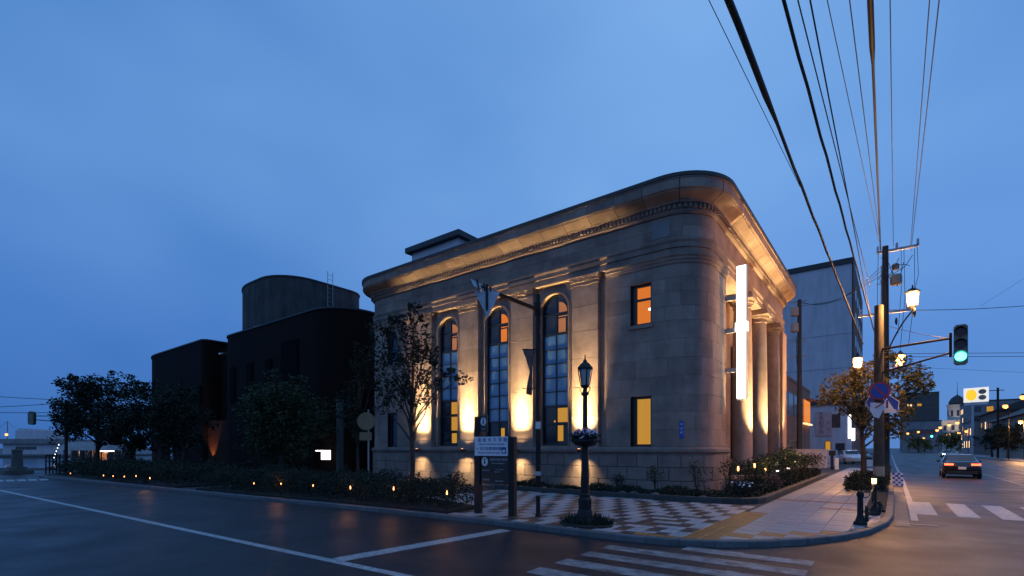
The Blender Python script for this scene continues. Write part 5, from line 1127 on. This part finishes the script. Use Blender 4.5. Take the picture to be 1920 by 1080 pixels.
# ================================================================== PLANTS
def grow_tree(name, lab, base, spec, leaf, seed, mleaf='leaf_dark', group=None, limb=.05, trunk=(.13, .07), fork=1.3, lean=(0, 0), asp=.5):
    """spec: list of (dx, dy, z, rx, ry, rz, leaves) clumps; each clump hangs on a limb of its own"""
    random.seed(seed); bx_, by_ = base[0], base[1]; t = thing(name, lab, 'tree', (bx_, by_, 0), 0, group)
    top = max(s[2] for s in spec) * .82; tr = MB(); n = 8
    tp = [Vector((bx_ + lean[0] * i / n + random.gauss(0, .03) * (i > 0), by_ + lean[1] * i / n + random.gauss(0, .03) * (i > 0), -.05 + top * i / n)) for i in range(n + 1)]
    tr.tube(tp, [trunk[0] + (trunk[1] * .3 - trunk[0]) * (i / n) ** .8 for i in range(n + 1)], 9)
    cr = MB()
    for dx, dy, z, rx, ry, rz, nl in spec:
        c = Vector((bx_ + dx, by_ + dy, z)); k = min(max((z - fork) * .55 + fork * .7, fork * .8), top * .92); f = k / top * n; i = min(int(f), n - 1); s0 = tp[i].lerp(tp[i + 1], f - i)
        mid = s0.lerp(c, .5) + Vector((random.gauss(0, .08), random.gauss(0, .08), random.uniform(.02, .2)))
        tr.tube([s0, s0.lerp(mid, .5) + Vector((0, 0, .03)), mid, c], [limb, limb * .75, limb * .5, limb * .2], 6)
        for _ in range(max(3, nl // 40)):
            e = c + Vector((random.uniform(-1, 1) * rx, random.uniform(-1, 1) * ry, random.uniform(-1, 1) * rz)); tr.tube([mid.lerp(c, random.random()), e], [limb * .3, limb * .1], 4)
            leaf_quads(cr, e, max(4, int(nl / max(3, nl // 40) * .55)), (rx * .38, ry * .38, rz * .38), leaf, asp=asp)
        leaf_quads(cr, c, int(nl * .45), (rx, ry, rz), leaf, asp=asp)
    tr.build('trunk', M['bark'], t, smooth=60); put('crown', cr.mesh('crown', M[mleaf], recalc=False), t)
    return t
def clumps(n, w, d, z0, z1, r, nl, seed, dome=True):
    random.seed(seed); out = []
    while len(out) < n:
        a, b, c = random.uniform(-1, 1), random.uniform(-1, 1), random.uniform(0, 1)
        if a * a + b * b + ((c - .45) * 1.75) ** 2 > 1: continue
        rr2 = r * random.uniform(.7, 1.25); out.append((a * w, b * d, z0 + (z1 - z0) * c, rr2, rr2, rr2 * .8, nl))
    return out
# slender tree before the arched windows: clumps placed as they stand in the photograph
TB = aty(772, 905, 10.2); d5 = -SA * TB.x + CA * TB.y; spec = []; random.seed(4)
for px, py, w, h, n in ((715, 640, 26, 34, 100), (735, 690, 30, 38, 130), (705, 700, 16, 34, 60), (760, 620, 22, 36, 110), (776, 590, 12, 22, 60), (745, 745, 26, 30, 90), (790, 680, 24, 44, 130), (800, 630, 14, 34, 60), (812, 700, 18, 32, 70), (806, 745, 14, 22, 36), (845, 700, 20, 14, 34), (868, 708, 18, 12, 34), (775, 740, 18, 26, 60), (715, 760, 18, 20, 44), (765, 665, 26, 34, 110), (735, 612, 14, 24, 40)):
    p = atd(px, py, d5 + random.uniform(-.5, .5)); s = d5 / F_PX; spec.append((p.x - TB.x, p.y - TB.y, p.z, w * s, w * s * 1.1, h * s, int(n * 2.6)))
grow_tree('slender_tree', 'slender leafy tree silhouetted before the arched windows of the bank', TB, spec, .125, 4, 'leaf_dark', limb=.032, trunk=(.10, .05), fork=1.9)
# left trees
p = gnd(182, 882); grow_tree('round_tree', 'broad dark round tree at the corner of the left hedge', p, clumps(30, 2.7, 2.4, 2.2, 7.0, 1.05, 330, 31), .24, 31, 'leaf_dark', 'trees in the left planting strip', trunk=(.22, .1), limb=.07, fork=1.6)
p = gnd(246, 884); grow_tree('loose_tree', 'loose pointed tree with gaps of sky beside the round tree', p, clumps(18, 1.7, 1.6, 1.6, 7.1, .75, 150, 33), .26, 33, 'leaf_dark', 'trees in the left planting strip', trunk=(.18, .08), limb=.06, fork=1.5)
p = gnd(300, 884); grow_tree('dense_tree', 'dense dark tree against the left corner of the brick building', p, clumps(24, 2.0, 1.9, 1.6, 6.6, .9, 280, 35), .24, 35, 'leaf_dark', 'trees in the left planting strip', trunk=(.2, .1), limb=.06)
p = aty(345, 884, 12); grow_tree('dense_tree', 'dense dark tree with its crown before the brick building middle', p, clumps(18, 1.3, 1.3, 1.4, 5.4, .8, 240, 36), .22, 36, 'leaf_dark', 'trees in the left planting strip', trunk=(.2, .1), limb=.06)
p = aty(530, 885, 16.4); grow_tree('dome_tree', 'wide dome-shaped dark green tree in front of the brick building', p, clumps(42, 3.2, 1.9, 1.4, 6.1, 1.05, 330, 37), .20, 37, 'leaf_mid', trunk=(.25, .1), limb=.08)
p = aty(672, 890, 15.2); grow_tree('small_tree', 'small dark tree in the gap between the brick building and the bank', p, clumps(14, .8, .8, 1.8, 7.2, .55, 120, 38), .18, 38, 'leaf_dark', trunk=(.1, .05), limb=.04)
# street tree behind the signal pole; lantern light is partly put into its leaf colour
p = Vector((-1.15, 28.5, 0)); d6 = -SA * p.x + CA * p.y; spec = []; random.seed(9)
for px, py, w, h, n in ((1570, 728, 28, 26, 170), (1600, 712, 26, 24, 160), (1555, 745, 16, 16, 80), (1590, 760, 26, 20, 150), (1625, 700, 20, 24, 120), (1615, 775, 20, 20, 120), (1680, 690, 26, 22, 150), (1715, 705, 26, 22, 150), (1735, 720, 16, 20, 90), (1700, 735, 28, 24, 170), (1670, 745, 24, 24, 130), (1690, 775, 22, 24, 130), (1680, 805, 16, 20, 90), (1640, 740, 22, 24, 120), (1625, 800, 16, 22, 80), (1660, 668, 20, 14, 80), (1612, 740, 22, 22, 120)):
    q = atd(px, py, d6 + random.uniform(-1.0, 1.2)); s = d6 / F_PX; spec.append((q.x - p.x, q.y - p.y, q.z, w * s, w * s, h * s, int(n * 2.6)))
grow_tree('street_tree', 'leafy street tree behind the signal pole, lit by lanterns and coloured their orange', p, spec, .17, 9, 'leaf_lamplit', limb=.05, trunk=(.16, .07), fork=2.2)
p = atx(1860, 858, 14.6); grow_tree('pavement_tree', 'round dark tree on the far pavement before the striped shop', p, clumps(20, 2.6, 2.4, 2, 6.0, 1.1, 110, 41), .4, 41, 'leaf_dark', 'trees on the far pavement', trunk=(.2, .1))
p = atx(1890, 858, 14.8); grow_tree('pavement_tree', 'second round dark tree on the far pavement beside the lit shop', p, clumps(18, 2.0, 2.0, 2, 5.6, 1.0, 110, 42), .4, 42, 'leaf_dark', 'trees on the far pavement', trunk=(.2, .1))
p = atd(1775, 852, 120); grow_tree('pavement_tree', 'small far tree under the row of orange lamps', p, clumps(14, 2.4, 2.2, 2, 5.5, 1.2, 80, 43), .55, 43, 'leaf_lamplit', 'trees on the far pavement', trunk=(.2, .1))
p = atd(1722, 850, 185); grow_tree('pavement_tree', 'low far tree before the grey building at the street end', p, clumps(14, 4, 3, 2, 6, 1.6, 80, 44), .8, 44, 'leaf_lamplit', 'trees on the far pavement', trunk=(.25, .1))
# hedges
def hedge(name, lab, poly, hgt, n, leaf, seed, m='leaf_dark', cat='hedge', lump=.25):
    random.seed(seed); xs = [p[0] for p in poly]; ys = [p[1] for p in poly]; mb = MB()
    def inside(x, y):
        c = False
        for i in range(len(poly)):
            (a, b), (e, f) = poly[i], poly[i - 1]
            if (b > y) != (f > y) and x < (e - a) * (y - b) / (f - b) + a: c = not c
        return c
    k = 0
    while k < n:
        x, y = random.uniform(min(xs), max(xs)), random.uniform(min(ys), max(ys))
        if not inside(x, y): continue
        hh = hgt * (1 + lump * (math.sin(x * 1.9 + seed) * .6 + math.sin(x * 4.3 + y * 3.1) * .5 + math.sin(y * 2.7 + x) * .3)); edge = min(1, .75 + .8 * min(abs(y - min(ys)), 1))
        z = hh * edge * (random.random() ** .6); leaf_quads(mb, (x, y, max(.04, z)), 3, (.09, .09, .07), leaf); k += 1
    for _ in range(n // 60):
        x, y = random.uniform(min(xs), max(xs)), random.uniform(min(ys), max(ys))
        if inside(x, y): mb.tube([(x, y, 0), (x + random.gauss(0, .1), y + random.gauss(0, .1), hgt * .8)], [.012, .004], 4)
    return tag(put(name, mb.mesh(name, M[m], recalc=False)), lab, cat)
hedge('hedge', 'low dark hedge along the kerb between the entrance path and the information board', HED2, .80, 9500, .075, 2)
hedge('hedge', 'low dark hedge under the left trees along the kerb', [(-44, 7.4), (-32, 7.6), (-24.5, 8.1), (-24.5, 11.5), (-44, 11.5)], .85, 8000, .11, 7)
hedge('ground_cover', 'dark ground cover in the bed at the foot of the bank wall', [(-13, 16.2), (-9, 16), (-5.2, 16.1), (-3.9, 16.5), (-3.9, 17.4), (-13, 17.4)],   .26, 3600, .08, 12, cat='plants', lump=.5)
hedge('ground_cover', 'dark ground cover filling the flower bed before the portico', [(-4.5, 17.2), (-3.5, 17.2), (-3.5, 35.2), (-5.0, 35.2), (-5.0, 21)], .34, 6000, .10, 15, cat='plants', lump=.4)
hedge('kerb_shrub', 'dark bushy shrub in the strip round the signal pole', [(-1.55, 23.4), (-.75, 22.6), (-.2, 24), (-.2, 31), (-1.6, 31)], .55, 2600, .10, 14, cat='shrub')
def shrub(lab, p, w, h, n, leaf, seed, m='leaf_mid', stem=.0, fl=None):
    random.seed(seed); t = thing('shrub', lab, 'shrub', (p.x, p.y, .1)); mb = MB(); st_ = MB()
    for k in range(9):
        a = random.uniform(0, 6.283); e = Vector((p.x + w * .6 * math.cos(a) * random.random(), p.y + w * .6 * math.sin(a) * random.random(), .1 + h * random.uniform(.6, 1))); st_.tube([(p.x, p.y, .08), (p.x + .03 * math.cos(a), p.y, .1 + stem), e], [.014, .012, .005], 4)
        leaf_quads(mb, e, n // 14, (w * .35, w * .35, h * .22), leaf, up=.4)
    leaf_quads(mb, (p.x, p.y, .1 + stem + (h - stem) * .55), n // 3, (w, w, (h - stem) * .5), leaf, up=.4)
    st_.build('stem', M['bark'], t); put('foliage', mb.mesh('foliage', M[m], recalc=False), t)
    if fl:
        f = MB(); leaf_quads(f, (p.x, p.y, .1 + h * .9), fl[1], (w, w, h * .25), .07, asp=.9); put('blossom', f.mesh('blossom', M[fl[0]], recalc=False), t)
shrub('small round shrub against the plinth left of the lit window', aty(1160, 921, 16.6), .28, .62, 260, .07, 51, 'leaf_dark'); shrub('small airy bush on a bare stem against the plinth', aty(1228, 920, 16.6), .38, .95, 260, .07, 52, stem=.4)
shrub('loose feathery shrub at the rounded corner plinth', aty(1310, 925, 16.7), .45, 1.15, 300, .07, 53); shrub('wispy shrub at the end of the rounded plinth', Vector((-4.6, 18.6, 0)), .4, 1.2, 280, .08, 54)
for i, (X, Y, h) in enumerate(((-4.4, 20.4, 1.0), (-4.2, 22.3, 1.15), (-4.3, 24.4, 1.25), (-4.1, 26.4, 1.3), (-4.2, 28.4, 1.4), (-4.3, 30.6, 1.35), (-4.1, 32.8, 1.2))): shrub((ORD + ('seventh',))[i] + ' leafy shrub from the rounded end of the portico flower bed', Vector((X, Y, 0)), .78, h, 800, .10, 60 + i, 'leaf_mid')
shrub('low plant with white flowers at the rounded end of the bed', Vector((-3.95, 17.4, 0)), .42, .50, 300, .08, 71, 'leaf_dark', fl=('flower_white', 40)); shrub('reddish low shrub in the middle of the flower bed', Vector((-3.75, 21.4, 0)), .5, .55, 300, .08, 72, 'flag')
shrub('dark shrub at the far end of the flower bed', Vector((-3.9, 36, 0)), .9, 1.2, 420, .12, 73, 'leaf_dark'); shrub('tiny weed tuft at the corner kerb by the bollards', Vector((-.28, 15.1, 0)), .10, .28, 50, .06, 74); shrub('tiny weed tuft at the foot of the chained bollard', Vector((b1p.x + .12, b1p.y + .02, 0)), .08, .3, 40, .05, 75)
random.seed(77)
for i in range(16):
    x = -12.6 + .56 * i + random.uniform(-.15, .15); y = 16.15 + random.uniform(-.03, .1); s = random.uniform(.10, .2)
    tag(MB().blob((x, y, .10), (s, s * .7, s * .6), 7, 4).build('bed_stone', M['kerb'], smooth=30), 'pale rough edging stone on the bed at the foot of the bank', 'stone', 'rough stones along the front bed')

# ================================================================== VEHICLES
def car(name, lab, loc, rz, body, lights, group=None):
    """about 4.5 m saloon modelled along +y (front), origin under its middle"""
    t = thing(name, lab, 'car', loc, rz, group, local=True); mb = MB(); st = []
    #      y     half-width  z_low  z_belt  z_top  top half-width
    S = [(-2.22, .72, .42, .78, .86, .60), (-2.12, .84, .26, .88, .98, .70), (-1.7, .88, .20, .92, 1.02, .74), (-1.25, .89, .19, .92, 1.22, .68), (-.7, .89, .19, .92, 1.41, .62), (.0, .89, .19, .92, 1.45, .61), (.5, .89, .19, .91, 1.38, .60), (1.0, .89, .19, .90, 1.08, .66), (1.3, .88, .19, .86, .93, .72), (1.9, .85, .20, .78, .84, .70), (2.18, .76, .28, .66, .72, .62), (2.26, .66, .40, .56, .60, .54)]
    for y, w, zl, zb, zt_, tw in S:
        h = [(w * .93, zl), (w, zl + .18), (w, zb - .06), (w * .97, zb), ((w * .95 + tw) / 2, (zb * 1.0 + zt_) / 2), (tw, zt_ - .03), (tw * .8, zt_)]
        st.append([(x, y, z) for x, z in h] + [(-x, y, z) for x, z in h[::-1]])
    mb.loft(st); mb.build('body', M[body], t, smooth=50)
    g = MB().loft([[(x * .99, y, z) for x, z in ((-.66, .98), (.66, .98), (.58, 1.36), (-.58, 1.36))] for y in (-1.66, -1.0)]); 
    gl = MB(); gl.add([(-.66, -1.62, 1.045), (.66, -1.62, 1.045), (.58, -.86, 1.385), (-.58, -.86, 1.385)], [(0, 1, 2, 3)]); gl.add([(-.62, 1.10, 1.055), (.62, 1.10, 1.055), (.55, .56, 1.385), (-.55, .56, 1.385)], [(0, 3, 2, 1)])
    for v in range(len(gl.v)): x, y, z = gl.v[v]; gl.v[v] = (x, y + (-.012 if y < 0 else .012), z + .012)
    MB_ = gl.build('windscreen', M['dark_glass'], t, recalc=False)
    for s in (-1, 1): MB().add([(s * .878, -1.15, .96), (s * .878, .85, .95), (s * .64, .42, 1.37), (s * .645, -.72, 1.38)], [(0, 1, 2, 3)]).build('side_window', M['dark_glass'], t, recalc=False)
    for s in (-1, 1):
        for y in (-1.36, 1.38):
            w = MB().tube([(s * .72, y, .32), (s * .90, y, .32)], .325, 20).build('wheel', M['tyre'], t, smooth=40); put('rim', MB().tube([(s * .86, y, .32), (s * .908, y, .32)], .21, 14).mesh('rim', M['steel']), w)
        MB().box((s * .60, -2.17, .83), (.42, .12, .11), s * .12).build('tail_light', M['tail'] if lights in ('tail',) else M['red_sign'], t); MB().box((s * .58, 2.17, .63), (.34, .14, .13), -s * .25).build('head_light', M['head'] if lights == 'head' else M['frost'], t)
        MB().box((s * .98, .72, .97), (.18, .12, .12)).build('mirror', M[body], t)
    MB().box((0, -2.235, .62), (.36, .02, .16)).build('number_plate', M['white_sign'], t); MB().box((0, -2.18, .36), (1.4, .12, .18)).build('bumper', M['frame'], t)
    return t
car('black_car', 'black saloon car driving away with red tail lights glowing', (3.3, 42.2, ZR), R_(-1), 'car_black', 'tail')
car('oncoming_car', 'distant oncoming car with bright headlights', (8.2, 128, ZR), R_(180), 'car_black', 'head')
car('white_car', 'white car parked past the low white wall', (-3.9, 66, 0), R_(200), 'white_paint', 'off', 'parked cars'); car('dark_car', 'dark car parked behind the white car', (-3.2, 74, 0), R_(190), 'car_black', 'off', 'parked cars')

# ---- railing at the quay, left of the hedge
a, b = gnd(86, 888), gnd(112, 886); rl = thing('quay_railing', 'dark low railing at the kerb corner beside the left trees', 'railing', a)
for k in range(5): p = a.lerp(b, k / 4); MB().tube([(p.x, p.y, -.05), (p.x, p.y, 1.25)], .04, 6).build('post', M['iron'], rl)
for z in (1.22, .8, .4): MB().tube([(a.x, a.y, z), (b.x, b.y, z)], .03, 6).build('rail', M['iron'], rl)
